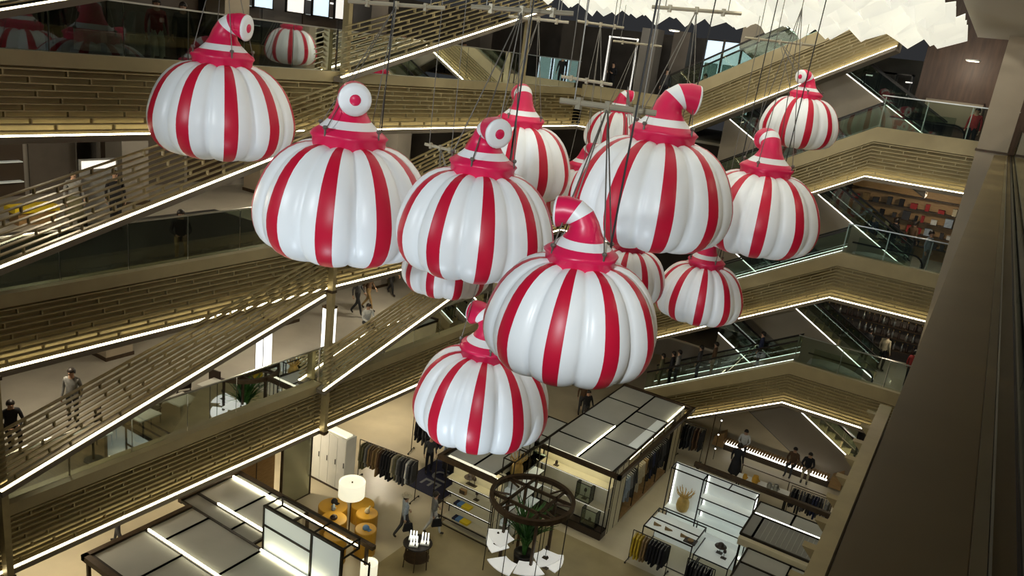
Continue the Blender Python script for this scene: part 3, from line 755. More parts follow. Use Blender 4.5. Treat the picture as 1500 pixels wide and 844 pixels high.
def garments(p0, p1, z, n, cols, where, group, L=(.75, 1.0)):
    p0, p1 = Vector(p0), Vector(p1); rz = math.atan2((p1 - p0).y, (p1 - p0).x) + PI / 2
    for k in range(n):
        c = cols[k * len(cols) // n]; p = p0.lerp(p1, (k + .5) / n)
        garment(f'{c} garment on a hanger {where}', (p.x, p.y, z - .045), rz + random.uniform(-.12, .12), CLOTH[c], random.uniform(*L), .21, group)
def pavilion_roof(t, cells, z, m='frost'):
    for (x0, y0, x1, y1) in cells:
        MB().box((x0 + .03, y0 + .03, z), (x1 - .03, y1 - .03, z + .03)).build('roof_panel', m, t)
    f = MB()
    for (x0, y0, x1, y1) in cells:
        for a, b in (((x0, y0), (x1, y0)), ((x0, y1), (x1, y1))): f.box((a[0], a[1] - .03, z - .03), (b[0], b[1] + .03, z + .05))
        for a, b in (((x0, y0), (x0, y1)), ((x1, y0), (x1, y1))): f.box((a[0] - .03, a[1], z - .03), (b[0] + .03, b[1], z + .05))
    f.build('roof_grid', 'black_metal', t)
# --- long shop in the middle
S1 = thing('shop_pavilion', 'long flat-roofed shop cabin with grey translucent roof panels and clothes along its side', 'shop', (0, 0, 0))
x0, x1, xs_, y0, y1 = -10.9, -8.1, -9.45, 22.05, 29.2
cells = [(x0, y0, xs_, 23.4), (x0, 23.4, xs_, 25.4), (x0, 25.4, xs_, 27.6), (x0, 27.6, xs_, y1), (xs_, y0, x1, 24.2), (xs_, 24.2, x1, 26.0), (xs_, 26.0, x1, 27.2), (xs_, 27.2, x1, y1)]
pavilion_roof(S1, cells, 2.62)
f = MB()
for a, b in (((-10.93, 21.93), (-7.72, 22.05)), ((-10.93, 29.2), (-7.72, 29.32))): f.box((*a, 2.56), (*b, 2.72))
f.box((-7.84, 21.93, 2.56), (-7.72, 29.32, 2.72))
f.build('eaves_beam', 'bronze', S1)
MB().box((xs_ - .055, 22.2, 2.66), (xs_ - .032, 25.3, 2.71)).build('light_strip', 'led', S1)
MB().box((x1 - .055, 27.3, 2.66), (x1 - .032, 29.1, 2.71)).build('light_strip', 'led', S1)
MB().box((x1 - .40, 24.3, 2.655), (x1 - .06, 27.1, 2.665)).build('light_strip', 'shelf_lit', S1)
MB().box((x0 + .2, 22.08, 2.655), (x1 - .1, 22.16, 2.675)).build('light_strip', 'lamp_shade', S1)
MB().box((x0 + .05, 22.12, 2.50), (x1 - .05, 22.18, 2.54)).build('light_strip', 'led', S1)  # added under the eaves to brighten the cream front boards
for z in (1.07, 1.92): MB().box((x0 + .05, 22.14, z), (x1 - .05, 22.17, z + .02)).build('light_strip', 'led_soft', S1)
MB().box((x0, 22.5, 0), (x1, 22.6, 2.6)).build('back_board', 'cream', S1)
MB().box((x0, 22.05, 0), (x1, 22.5, .28)).build('plinth', 'dark_base', S1)
for z in (1.1, 1.95): MB().box((x0, 22.1, z), (x1, 22.5, z + .03)).build('shelf', 'cream', S1)
MB().frame((x0, 22.07, .28), (x1, 22.45, 2.58), .018).build('shelf_frame', 'black_metal', S1)
for y in (22.62, 28.2): MB().box((x1 - .1, y, 0), (x1, y + .95, 2.55)).build('door_panel', 'cream', S1)
for y in (22.62, 23.1, 23.57, 28.2, 28.68, 29.15): MB().box((x1 - .11, y - .012, 0), (x1 + .012, y + .012, 2.56)).build('door_stile', 'black_metal', S1)
MB().box((-9.4, 23.6, 0), (-9.3, 28.2, 2.55)).build('inner_wall', 'cream', S1)
MB().box((-9.3, 23.6, 0), (x1 - .02, 28.2, .12)).build('floor_board', 'wood', S1)
for y in (24.7, 25.85, 27.0): MB().box((x1 - .03, y - .015, .12), (x1, y + .015, 2.56)).build('mullion', 'black_metal', S1)
MB().box((x0 - .02, 22.6, 0), (x0 + .05, 29.2, 2.55)).build('side_wall', 'cream', S1)
MB().tube((-8.36, 23.65, 1.72), (-8.36, 28.15, 1.72), .016, 6).build('hanging_rod', 'steel', S1)
MB().box((-8.22, 23.7, 2.42), (-8.16, 28.1, 2.46)).build('light_strip', 'led', S1)  # strip added inside the bay so the garments are lit
garments((-8.36, 23.8, 0), (-8.36, 28.1, 0), 1.72, 30, ['paleblue', 'grey', 'charcoal', 'cream', 'cream', 'tan', 'black', 'navy', 'black', 'black', 'charcoal', 'black'], 'in the side bay of the long shop cabin', 'clothes in the side of the long shop cabin', (.95, 1.35))
def shoe_stand(name, loc, label, h=.28, m='black_metal'):
    t = thing(name, label, 'display', loc)
    MB().box((-.09, -.07, 0), (.09, .07, .015)).build('foot_plate', 'dark_base', t)
    MB().tube((0, 0, .015), (0, 0, h), .010, 6).build('rod', m, t)
    MB().lathe([(.03, h), (.055, h + .02), (.05, h + .09), (.02, h + .14), (.001, h + .15)], 10).build('bust', 'leather', t, True)
def glass_box(label, a, b):
    t = thing('display_case', label, 'display case', a); d = Vector(b) - Vector(a)
    MB().frame((0, 0, 0), tuple(d), .010).build('frame', 'black_metal', t)
    for q0, q1 in (((0, 0, 0), (d.x, .006, d.z)), ((0, 0, 0), (.006, d.y, d.z)), ((d.x - .006, 0, 0), (d.x, d.y, d.z))): MB().box(q0, q1).build('pane', 'clear', t)
glass_box('wire-framed glass box on the upper front shelf of long shop cabin', (-9.3, 22.12, 1.14), (-8.75, 22.46, 1.80))
shoe_stand('jewellery_stand', (-9.02, 22.3, 1.16), 'dark display bust inside the upper glass box of long shop cabin')
glass_box('wire-framed glass box on the lower plinth of long shop cabin', (-8.95, 22.12, .30), (-8.4, 22.46, .92))
shoe_stand('jewellery_stand', (-8.68, 22.3, .31), 'dark display bust inside the lower glass box of long shop cabin', .1)
shoe_stand('jewellery_stand', (-10.25, 22.25, 1.98), 'small black display bust on the top front shelf of long shop cabin', .06)
# --- smaller shop with open shelves
S2 = thing('shop_pavilion', 'small flat-roofed shop cabin with cream shelves of hats and folded shirts', 'shop', (0, 0, 0))
pavilion_roof(S2, [(-12.8, 19.0, -11.75, 21.2), (-11.75, 19.0, -10.95, 21.2), (-12.8, 21.2, -11.75, 24.2), (-11.75, 21.2, -10.95, 24.2)], 2.60)
f = MB(); f.box((-13.0, 18.86, 2.52), (-10.7, 19.0, 2.68)); f.box((-13.0, 19.0, 2.52), (-12.86, 24.3, 2.68)); f.build('eaves_beam', 'bronze', S2)
MB().box((-12.7, 19.06, 2.64), (-10.85, 19.16, 2.66)).build('light_strip', 'lamp_shade', S2)
MB().box((-12.7, 19.22, 2.46), (-10.85, 19.27, 2.50)).build('light_strip', 'led', S2)  # added eaves strip, brightens the open shelves
for z in (.82, 1.27, 1.73): MB().box((-12.7, 19.22, z), (-10.85, 19.24, z + .02)).build('light_strip', 'led_soft', S2)
MB().box((-12.75, 19.55, 0), (-10.75, 19.65, 2.52)).build('back_board', 'cream', S2)
for z in (.30, .88, 1.33, 1.79): MB().box((-12.75, 19.2, z - .03), (-10.8, 19.55, z)).build('shelf', 'cream', S2)
MB().box((-12.75, 19.2, 0), (-10.8, 19.55, .04)).build('base_board', 'cream', S2)
f = MB().frame((-12.75, 19.12, .02), (-10.8, 19.55, 2.5), .014)
for z in (.30, .88, 1.33, 1.79): f.box((-12.75, 19.105, z - .014), (-10.8, 19.133, z + .014))
f.box((-13.05, 18.9, 0), (-13.02, 18.93, 2.52)); f.box((-13.05, 18.9, .30), (-12.75, 19.13, .33)); f.box((-13.05, 18.9, .88), (-12.75, 19.13, .91))
f.build('shelf_frame', 'black_metal', S2)
MB().box((-12.8, 19.65, 0), (-12.72, 24.2, 2.5)).build('side_wall', 'cream', S2)
MB().box((-11.0, 19.65, 0), (-10.92, 24.2, 2.5)).build('side_wall', 'cream', S2)
def hat_stand(loc, label):
    t = thing('hat_stand', label, 'hat', loc)
    MB().box((-.10, -.08, 0), (.10, .08, .015)).build('foot_plate', 'dark_base', t); MB().tube((0, 0, 0), (0, 0, .26), .009, 6).build('rod', 'black_metal', t)
    MB().lathe([(.20, .25), (.19, .265), (.10, .27), (.095, .35), (.06, .38), (.001, .385)], 16).build('hat', 'leather', t, True)
hat_stand((-11.95, 19.36, 1.79), 'dark brimmed hat on a stand on the top shelf of small shop cabin')
shoe_stand('jewellery_stand', (-11.75, 19.36, 1.79), 'slim dark display bust next to the brimmed hat', .2)
shoe_stand('jewellery_stand', (-11.6, 19.36, 1.33), 'pale-topped display stand on the second shelf of small shop cabin', .2)
t = thing('radio_box', 'small brown wooden box on second shelf of small shop cabin', 'box', (-12.15, 19.36, 1.33)); MB().box((-.12, -.06, 0), (.12, .06, .16)).build('case', 'wood', t); MB().box((-.10, -.065, .02), (.10, -.06, .14)).build('front', 'dark_base', t)
for z, nm in ((.88, 'third'), (.30, 'lowest')):
    t = thing('folded_shirt', f'folded yellow and blue shirt on the {nm} shelf of small shop cabin', 'shirt', (-12.1, 19.36, z))
    MB().box((.02, -.13, 0), (.34, .13, .07)).build('folded_body', 'yellow', t); MB().box((-.16, -.13, 0), (.02, .13, .075)).build('folded_sleeve', 'blue', t); MB().box((-.30, -.13, 0), (-.16, .13, .06)).build('folded_collar', 'navy', t)
# --- glass and steel lattice between the two cabins
S3 = thing('lattice_screen', 'tall black steel lattice with glass shelves between two shop cabins', 'screen', (-10.9, 19.6, 0))
f = MB().frame((0, 0, 0), (.42, 2.3, 3.1), .016); f.frame((0, 1.0, 0), (.42, 1.7, 3.1), .012)
for z in (.6, 1.2, 1.8, 2.4): f.box((0, 0, z), (.02, 2.3, z + .02)); f.box((.40, 0, z), (.42, 2.3, z + .02))
f.build('lattice', 'black_metal', S3)
for z in (.6, 1.2, 1.8, 2.4): MB().box((.02, .02, z + .02), (.40, 2.28, z + .035)).build('glass_shelf', 'shelf_lit' if z < 2 else 'clear', S3)
MB().box((0.0, 2.0, 0.05), (.02, 2.3, 3.0)).build('glass_pane', 'clear', S3)
def vase(label, loc, s=1.0, antlers=True):
    t = thing('coral_vase', label, 'vase', loc); t.scale = (s,) * 3
    MB().lathe([(.12, 0), (.20, .06), (.24, .22), (.22, .42), (.16, .55), (.13, .60), (.10, .60)], 18).build('jar', 'gold', t, True)
    if antlers:
        for k in range(14):
            a = 2 * PI * k / 14; r = .05 + .05 * (k % 2); p = Vector((r * math.cos(a), r * math.sin(a), .58)); m = MB()
            q = p + Vector((.20 * math.cos(a), .20 * math.sin(a), .17)); e = q + Vector((.05 * math.cos(a + .7), .05 * math.sin(a + .7), .16)); g = q + Vector((.07 * math.cos(a - .8), .07 * math.sin(a - .8), .11))
            m.tube(p, q, .022, 5, .018); m.tube(q, e, .018, 5, .007); m.tube(q, g, .016, 5, .006); m.build('branch', 'gold', t)
t = thing('display_plinth', 'narrow white plinth inside the steel lattice carrying a gold vase', 'plinth', (-10.69, 20.2, 0)); MB().box((-.16, -.16, 0), (.16, .16, 2.2)).build('block', 'white', t); MB().box((-.18, -.18, 2.2), (.18, .18, 2.24)).build('cap', 'white', t)
vase('gold jar with coral-like branches on the plinth above the small shop cabin', (-10.69, 20.2, 2.24), 0.9)

# --- round pergola with plant
pg = thing('ring_pergola', 'dark bronze ring pergola with cross beams and slim posts around a plant', 'pergola', (-9.35, 18.95, 0))
R_ = 1.28; n = 40; mb = MB(); vs = []
for j in range(n):
    a = 2 * PI * j / n
    for r, z in ((R_ - .06, 2.50), (R_ + .06, 2.50), (R_ + .06, 2.66), (R_ - .06, 2.66)): vs.append((r * math.cos(a), r * math.sin(a), z))
mb.add(vs, [(4 * j + k, 4 * ((j + 1) % n) + k, 4 * ((j + 1) % n) + (k + 1) % 4, 4 * j + (k + 1) % 4) for j in range(n) for k in range(4)])
mb.build('ring', 'bronze', pg)
for sx, sy in ((-1, -1), (-1, 1), (1, -1), (1, 1)):
    MB().box((sx * .55 - .04, sy * .55 - .04, 0), (sx * .55 + .04, sy * .55 + .04, 2.6)).build('post', 'bronze', pg)
for s in (-1, 1):
    MB().box((-1.15, s * .55 - .03, 2.50), (1.15, s * .55 + .03, 2.60)).build('cross_beam', 'bronze', pg); MB().box((s * .55 - .03, -1.15, 2.50), (s * .55 + .03, 1.15, 2.60)).build('cross_beam', 'bronze', pg)
for k in range(8):
    a = PI / 8 + k * PI / 4
    MB().tube((.72 * math.cos(a), .72 * math.sin(a), 2.56), (R_ * math.cos(a), R_ * math.sin(a), 2.56), .035, 6).build('spoke', 'bronze', pg)
for k in range(8):
    a = k * PI / 4; MB().tube((R_ * math.cos(a), R_ * math.sin(a), 0), (R_ * math.cos(a), R_ * math.sin(a), 2.5), .014, 6).build('slim_post', 'black_metal', pg)
for k, (a0, z) in enumerate(((200, .95), (235, .55), (215, 1.35), (320, 1.0), (350, .6), (285, .7))):
    m = MB(); vs = []; A = [math.radians(a0 + q * 9) for q in range(6)]
    for zz in (z, z + .035):
        vs += [(.62 * math.cos(a), .62 * math.sin(a), zz) for a in A] + [(1.26 * math.cos(a), 1.26 * math.sin(a), zz) for a in A]
    fs = [(i, i + 1, i + 7, i + 6) for i in range(5)] + [(12 + i, 12 + i + 6, 12 + i + 7, 12 + i + 1) for i in range(5)] + [(i, 12 + i, 13 + i, i + 1) for i in range(5)] + [(6 + i, 7 + i, 19 + i, 18 + i) for i in range(5)] + [(0, 6, 18, 12), (5, 17, 23, 11)]
    m.add(vs, fs).build('curved_shelf', 'tray_baked_glow', pg)
pl = thing('potted_palm', 'tall green potted palm growing inside the ring pergola', 'plant', (-9.35, 18.95, 0))
MB().lathe([(.20, 0), (.28, .1), (.33, .5), (.34, .62), (.30, .62), (.28, .56)], 20).build('pot', 'black_metal', pl, True)
for k in range(120):
    a = random.uniform(0, 2 * PI); h = random.uniform(1.1, 2.1); r = random.uniform(.2, .95); m = MB(); vs = []
    for q in range(6):
        u = q / 5; rr = .06 + r * u ** 1.8; z = .56 + h * (u ** .8) - .25 * u ** 3; wd = .035 * math.sin(PI * min(1, .12 + u * .88)) + .003
        c = Vector((rr * math.cos(a), rr * math.sin(a), z)); s = Vector((-math.sin(a), math.cos(a), 0)) * wd; vs += [c - s, c + Vector((0, 0, .008)), c + s]
    m.add(vs, [(3 * q + e, 3 * q + e + 1, 3 * q + e + 4, 3 * q + e + 3) for q in range(5) for e in (0, 1)]).build('leaf', 'leaf', pl)
bs = ((205 + 22, .985, 'pale upper tray'), (345, .635, 'low tray'), (340, 1.035, 'middle tray'))
for a, z, nm in bs: shoe_stand('jewellery_stand', (-9.35 + .95 * math.cos(math.radians(a)), 18.95 + .95 * math.sin(math.radians(a)), z), f'dark display bust on the {nm} of ring pergola', .3)

# --- shelving wall shop on the right
S4 = thing('shelving_wall', 'tall white lit shelving wall in thin black frames holding a large gold vase', 'shelving', (-6.67, 23.9, 0))
W = 2.92
MB().box((0, .48, 0), (W, .52, 2.7)).build('back_board', 'shelf_lit', S4)
f = MB().frame((0, 0, 0), (1.15, .48, 2.68), .018); f.frame((1.15, 0, 0), (W, .48, 2.68), .018)
for z in (1.1,): f.box((0, -.015, z - .015), (1.15, .015, z + .015))
for z in (1.1, 1.55, 2.0): f.box((1.15, -.015, z - .015), (W, .015, z + .015))
f.box((2.0, 0, 2.665), (2.03, .48, 2.70)); f.build('shelf_frame', 'black_metal', S4)
MB().box((0, 0, 1.06), (1.15, .48, 1.09)).build('shelf', 'shelf_lit', S4)
for z in (1.06, 1.51, 1.96): MB().box((1.17, .02, z), (W, .48, z + .03)).build('shelf', 'shelf_lit', S4)
for x in (.03, 1.18, W - .05): MB().box((x, .44, 1.1), (x + .035, .475, 2.65)).build('light_strip', 'led_soft', S4)
MB().box((.05, .42, .1), (W - .05, .475, .14)).build('light_strip', 'led_soft', S4)
vase('large gold jar topped with coral-like branches in the shelving wall', (-6.1, 24.14, 1.09), 0.95)
S5 = thing('display_rack', 'low white stepped display rack with shoes and black clothes before the shelving wall', 'rack', (-6.75, 22.3, 0))
f = MB().frame((0, 0, 0), (1.7, 1.4, 1.12), .018); f.frame((0, 0, 1.12), (1.7, .7, 1.13), .016); f.frame((1.75, .2, 0), (2.9, 1.4, .75), .016); f.build('rack_frame', 'black_metal', S5)
MB().box((0, 0, 1.09), (1.7, .68, 1.115)).build('shelf', 'shelf_lit', S5); MB().box((0, .72, .95), (1.7, 1.4, .975)).build('shelf', 'shelf_lit', S5)
MB().box((1.75, .2, .72), (2.9, 1.4, .745)).build('shelf', 'shelf_lit', S5); MB().box((0, 1.38, 0), (2.9, 1.42, .95)).build('back_board', 'shelf_lit', S5)
MB().box((.05, 1.30, .9), (1.65, 1.34, .94)).build('light_strip', 'led_soft', S5)
for x in (.35, .75, 1.3):
    t = thing('court_shoe', 'tan high-heeled court shoe on the white stepped rack', 'shoe', (-6.75 + x, 22.65, 1.115), .4, 'court shoes on the stepped rack')
    MB().add([(-.13, -.04, 0), (.0, -.045, 0), (.13, -.02, .0), (.13, .02, 0), (0, .045, 0), (-.13, .04, 0), (-.13, -.03, .12), (0, -.03, .06), (.12, -.01, .03), (.12, .01, .03), (0, .03, .06), (-.13, .03, .12)],
             [(0, 5, 4, 1), (1, 4, 3, 2), (0, 1, 7, 6), (1, 2, 8, 7), (2, 3, 9, 8), (3, 4, 10, 9), (4, 5, 11, 10), (5, 0, 6, 11), (6, 7, 10, 11), (7, 8, 9, 10)]).build('upper', CLOTH['tan'], t)
    MB().tube((-.12, 0, 0), (-.115, 0, .07), .012, 5, .02).build('heel', 'leather', t)
t = thing('tray', 'square brown tray with a belt on the stepped rack', 'tray', (-5.2, 22.55, .745 + .37)); MB().box((-.2, -.16, 0), (.2, .16, .03)).build('base', 'leather', t); MB().lathe([(.08, .03), (.10, .04), (.10, .06), (.08, .07)], 14).build('belt', CLOTH['tan'], t)
hat_stand((-4.35, 23.2, .745), 'black brimmed hat on a stand in the low end of the stepped rack')
shoe_stand('jewellery_stand', (-4.15, 23.0, .745), 'black display bust beside the hat on the stepped rack', .2)
rail('black clothes rail in front of the stepped rack', (-6.9, 21.8, 0), (-5.6, 21.8, 0), True, 1.15)
garments((-6.85, 21.8, 0), (-5.65, 21.8, 0), 1.15, 11, ['yellow', 'yellow', 'tan', 'black', 'black', 'black', 'charcoal', 'black'], 'on the rail before the stepped rack', 'clothes before the stepped rack', (.7, .9))
rail('short black clothes rail beside the stepped rack', (-5.0, 21.9, 0), (-4.1, 21.9, 0), True, .95)
garments((-4.95, 21.9, 0), (-4.15, 21.9, 0), .95, 8, ['black', 'charcoal', 'black'], 'on the short rail beside the stepped rack', 'clothes on the short rail', (.6, .75))
# grey translucent roofs to the right
S6 = thing('shop_pavilion', 'low shop cabin with ribbed grey translucent roof beside the shelving wall', 'shop', (0, 0, 0))
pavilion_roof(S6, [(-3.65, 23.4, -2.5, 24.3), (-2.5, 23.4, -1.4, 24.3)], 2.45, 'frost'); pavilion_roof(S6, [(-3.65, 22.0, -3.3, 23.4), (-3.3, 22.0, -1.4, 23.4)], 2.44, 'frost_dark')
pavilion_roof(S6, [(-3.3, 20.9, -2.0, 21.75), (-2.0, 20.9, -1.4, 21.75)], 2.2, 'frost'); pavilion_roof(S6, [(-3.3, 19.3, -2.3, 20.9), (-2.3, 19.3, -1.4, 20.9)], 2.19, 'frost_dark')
MB().box((-3.65, 21.78, 2.2), (-1.4, 21.98, 2.42)).build('cream_beam', 'cream', S6); MB().box((-3.6, 23.42, 2.485), (-1.45, 23.5, 2.5)).build('light_strip', 'led_soft', S6)
MB().box((-1.6, 20.0, 2.3), (-1.52, 21.0, 2.34)).build('light_strip', 'led', S6)
for x, y in ((-3.6, 24.25), (-1.45, 24.25), (-3.6, 22.05), (-3.25, 19.35), (-1.45, 19.35)): MB().box((x - .03, y - .03, 0), (x + .03, y + .03, 2.4)).build('post', 'black_metal', S6)
MB().box((-3.6, 22.1, .02), (-1.45, 24.2, 1.2)).build('counter', 'shelf_lit', S6)
for k in range(12): MB().box((-3.25 + k * .155, 22.1, 2.475), (-3.235 + k * .155, 23.3, 2.485)).build('rib', 'frost', S6)
t = thing('header_beam', 'long dark bronze beam running behind the shelving wall', 'beam', (-6.2, 24.9, 0)); MB().box((0, 0, 2.5), (4.7, .14, 2.66)).build('beam', 'bronze', t)
for x in (.1, 4.5): MB().box((x, .03, 0), (x + .08, .11, 2.5)).build('post', 'bronze', t)
# white table with pots, rail, lamps, bench
t = thing('display_table', 'long white display table with small yellow and silver pots', 'table', (-5.35, 28.2, 0)); MB().box((0, 0, .86), (2.0, .6, .92)).build('top', 'white', t)
for x in (.05, 1.9):
    for y in (.05, .5): MB().box((x, y, 0), (x + .05, y + .05, .86)).build('leg', 'black_metal', t)
for x, s, c, lab in ((-5.05, .8, 'mustard', 'small yellow pot on the white display table'), (-4.65, 1.2, 'mustard', 'larger yellow jug on the white display table'), (-4.1, .9, 'steel', 'small silver canister on the white display table'), (-3.85, 1.0, 'steel', 'larger silver canister on the white display table')):
    t = thing('pot', lab, 'pot', (x, 28.45, .92)); t.scale = (s,) * 3
    MB().lathe([(.09, 0), (.11, .05), (.11, .17), (.08, .22), (.09, .25), (.06, .25)], 14).build('vessel', c, t, True); MB().lathe([(.03, 0), (.045, .012), (.03, .024)], 10).build('handle', c, t, True, (.115, 0, .12)).rotation_euler = (PI / 2, 0, 0)
rail('bronze clothes rail beside the white display table', (-3.25, 27.9, 0), (-1.8, 27.9, 0), True, 1.65, 'bronze')
garments((-3.2, 27.9, 0), (-1.85, 27.9, 0), 1.65, 14, ['black', 'black', 'charcoal', 'black', 'navy', 'charcoal', 'grey'], 'on the bronze rail by the white table', 'clothes by the white table', (.7, .95))
t = thing('railing', 'thin bronze barrier rail behind the white display table', 'barrier', (-5.4, 29.4, 0)); MB().tube((0, 0, 1.0), (3.7, 0, 1.0), .02, 6).build('rail', 'bronze', t)
for x in (0, 1.85, 3.7): MB().tube((x, 0, 0), (x, 0, 1.0), .02, 6).build('post', 'bronze', t)
t = thing('lamp_post', 'slim bronze pole with three small glowing bulbs near the bench', 'lamp', (-7.0, 29.9, 0)); MB().tube((0, 0, 0), (0, 0, 2.5), .025, 6).build('pole', 'bronze', t); MB().tube((.28, 0, .5), (.28, 0, 2.4), .012, 6).build('bulb_cord', 'black_metal', t); MB().tube((0, 0, 2.4), (.28, 0, 2.4), .012, 6).build('arm', 'bronze', t)
for z in (1.0, 1.65, 2.3): MB().lathe([(.01, -.04), (.04, 0), (.01, .04)], 10).build('bulb', 'lightbox', t, True, (.28, 0, z))
t = thing('slatted_bench', 'long slatted bench lit from beneath with sloped wooden ends', 'bench', (-6.9, 32.05, 0))
for k in range(40): MB().box((k * .112, 0, .40), (k * .112 + .075, .5, .45)).build('slat', CLOTH['tan'] if k % 1 else 'wood', t)
MB().box((.05, .05, .30), (4.4, .45, .33)).build('light_strip', 'led_soft', t)
MB().box((0, .1, 0), (4.5, .4, .28)).build('base', 'dark_base', t)
for x in (-.5, 4.5):
    for k in range(5): MB().add([(x, k * .1, .1), (x + .5, k * .1, .1), (x + .5, k * .1 + .06, .1), (x, k * .1 + .06, .1), (x + .05, k * .1, .55), (x + .45, k * .1, .85), (x + .45, k * .1 + .06, .85), (x + .05, k * .1 + .06, .55)], [(0, 3, 2, 1), (4, 5, 6, 7), (0, 1, 5, 4), (1, 2, 6, 5), (2, 3, 7, 6), (3, 0, 4, 7)]).build('end_slat', 'wood', t)
# --- left shop with frosted roof
S7 = thing('shop_pavilion', 'wide shop cabin roofed with frosted panels and bright light lines under the lowest stair-side balcony', 'shop', (0, 0, 0))
pavilion_roof(S7, [(-17.1, 12.75, -15.6, 14.2), (-15.6, 12.75, -14.1, 14.2), (-16.6, 10.8, -15.85, 12.2), (-15.85, 10.8, -13.7, 12.2), (-16.6, 9.3, -15.0, 10.75), (-15.0, 9.3, -13.4, 10.75), (-13.7, 10.8, -12.0, 12.2), (-13.4, 9.3, -11.9, 10.75)], 2.2)
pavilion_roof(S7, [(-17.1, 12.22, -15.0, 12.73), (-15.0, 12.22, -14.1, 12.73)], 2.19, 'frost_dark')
for (a, b) in (((-16.5, 10.76), (-12.5, 10.80)), ((-16.2, 12.73), (-14.15, 12.77)), ((-17.05, 13.94), (-11.9, 13.98)), ((-13.7, 12.13), (-11.4, 12.17))): MB().box((*a, 2.25), (*b, 2.30)).build('light_strip', 'led', S7)
f = MB(); f.box((-16.75, 9.1, 2.12), (-16.6, 12.2, 2.28)); f.box((-17.25, 12.2, 2.12), (-17.1, 14.3, 2.28)); f.box((-16.75, 9.1, 2.12), (-11.9, 9.25, 2.28)); f.box((-17.25, 14.2, 2.14), (-11.6, 14.34, 2.26)); f.build('eaves_beam', 'bronze', S7)
for x, y in ((-16.6, 9.2), (-17.1, 14.2), (-11.8, 14.2), (-14.1, 14.2), (-11.7, 9.3)): MB().box((x - .04, y - .04, 0), (x + .04, y + .04, 2.15)).build('post', 'bronze', S7)
MB().box((-16.6, 12.3, 0), (-12.0, 12.38, 2.1)).build('inner_wall', 'cream', S7); MB().box((-16.9, 14.0, 0), (-14.2, 14.1, 2.1)).build('rear_wall', 'cream', S7)
S8 = thing('panel_screen', 'upright screen of glowing frosted panels in black frames on the wide shop cabin', 'screen', (-13.8, 12.32, 0))
for x0_, x1_, z0_, z1_ in ((0, 1.72, 2.95, 3.46), (0, 1.72, 1.2, 2.9), (1.78, 2.78, 1.2, 3.46)): MB().box((x0_ + .02, .0, z0_), (x1_ - .02, .03, z1_)).build('frosted_panel', 'frost_lit', S8)
f = MB()
for x in (0, 1.75, 2.78): f.box((x - .03, -.02, 1.15), (x + .03, .05, 3.5))
for a, b, z in ((0, 2.78, 3.48), (0, 1.75, 2.92), (0, 2.78, 1.17)): f.box((a, -.02, z - .03), (b, .05, z + .03))
f.frame((0, .05, 3.2), (2.78, .62, 3.48), .02); f.box((1.75, .05, 3.46), (1.79, .62, 3.5)); f.box((3.4, .3, 0), (3.44, .34, 3.2)); f.box((2.78, .3, 3.18), (3.44, .34, 3.21)); f.box((2.78, .3, 1.9), (3.44, .34, 1.93))
f.build('screen_frame', 'black_metal', S8)
# --- drums, drum lamps, round table
for x, y, r, h, lab in ((-15.4, 16.64, .48, .70, 'broadest mustard display drum holding a black cap'), (-14.65, 15.9, .42, .92, 'mustard display drum holding a dark purse'), (-14.01, 15.32, .36, .95, 'mustard display drum holding a dark loafer'),
                    (-14.87, 17.48, .40, .62, 'empty mustard display drum behind the lamp'), (-14.21, 16.97, .36, .80, 'mustard display drum holding a pale figurine'), (-13.59, 16.23, .34, .88, 'mustard display drum holding a blue cap')):
    t = thing('display_drum', lab, 'display drum', (x, y, 0)); MB().lathe([(r - .02, 0), (r, .02), (r, h - .02), (r - .01, h)], 28).build('side', 'mustard', t, False); MB().lathe([(r - .015, h), (r - .02, h + .008)], 28).build('top', 'mustard', t)
def soft(name, label, cat, loc, m, prof, rz=0): 
    t = thing(name, label, cat, loc, rz); MB().lathe(prof, 12).build('body', m, t, True); return t
t = soft('cap', 'blue cap on a mustard drum', 'cap', (-13.59, 16.23, .89), 'blue', [(.11, 0), (.11, .05), (.07, .10), (.001, .115)]); MB().box((.05, -.07, 0), (.19, .07, .012)).build('visor', 'blue', t)
t = soft('cap', 'black cap on the broadest mustard drum', 'cap', (-15.5, 16.8, .71), CLOTH['black'], [(.11, 0), (.11, .06), (.07, .12), (.001, .135)]); MB().box((.05, -.07, 0), (.19, .07, .012)).build('visor', CLOTH['black'], t)
t = soft('figurine', 'pale cream animal figurine on a mustard drum', 'figurine', (-14.21, 16.97, .81), CLOTH['cream'], [(.06, 0), (.09, .05), (.08, .12), (.04, .18), (.001, .19)]); MB().tube((.03, 0, .15), (.10, 0, .30), .035, 6, .025).build('neck', CLOTH['cream'], t)
t = soft('purse', 'dark purse on a mustard drum', 'purse', (-14.65, 15.9, .93), 'leather', [(.10, 0), (.12, .04), (.10, .09), (.02, .1)]); MB().lathe([(.06, 0), (.07, .012), (.06, .024)], 12).build('strap', 'leather', t, True, (0, 0, .10))
t = soft('loafer', 'dark loafer on a mustard drum', 'shoe', (-14.01, 15.32, .96), 'leather', [(.06, 0), (.07, .03), (.05, .06), (.001, .07)]); MB().box((.0, -.045, 0), (.17, .045, .045)).build('toe', 'leather', t)
t = soft('toy_figure', 'small pale blue figure on the broadest mustard drum', 'figure', (-15.2, 16.45, .71), CLOTH['paleblue'], [(.05, 0), (.07, .06), (.05, .14), (.05, .2), (.001, .25)]); MB().box((-.10, -.02, .1), (.10, .02, .14)).build('arms', CLOTH['paleblue'], t)
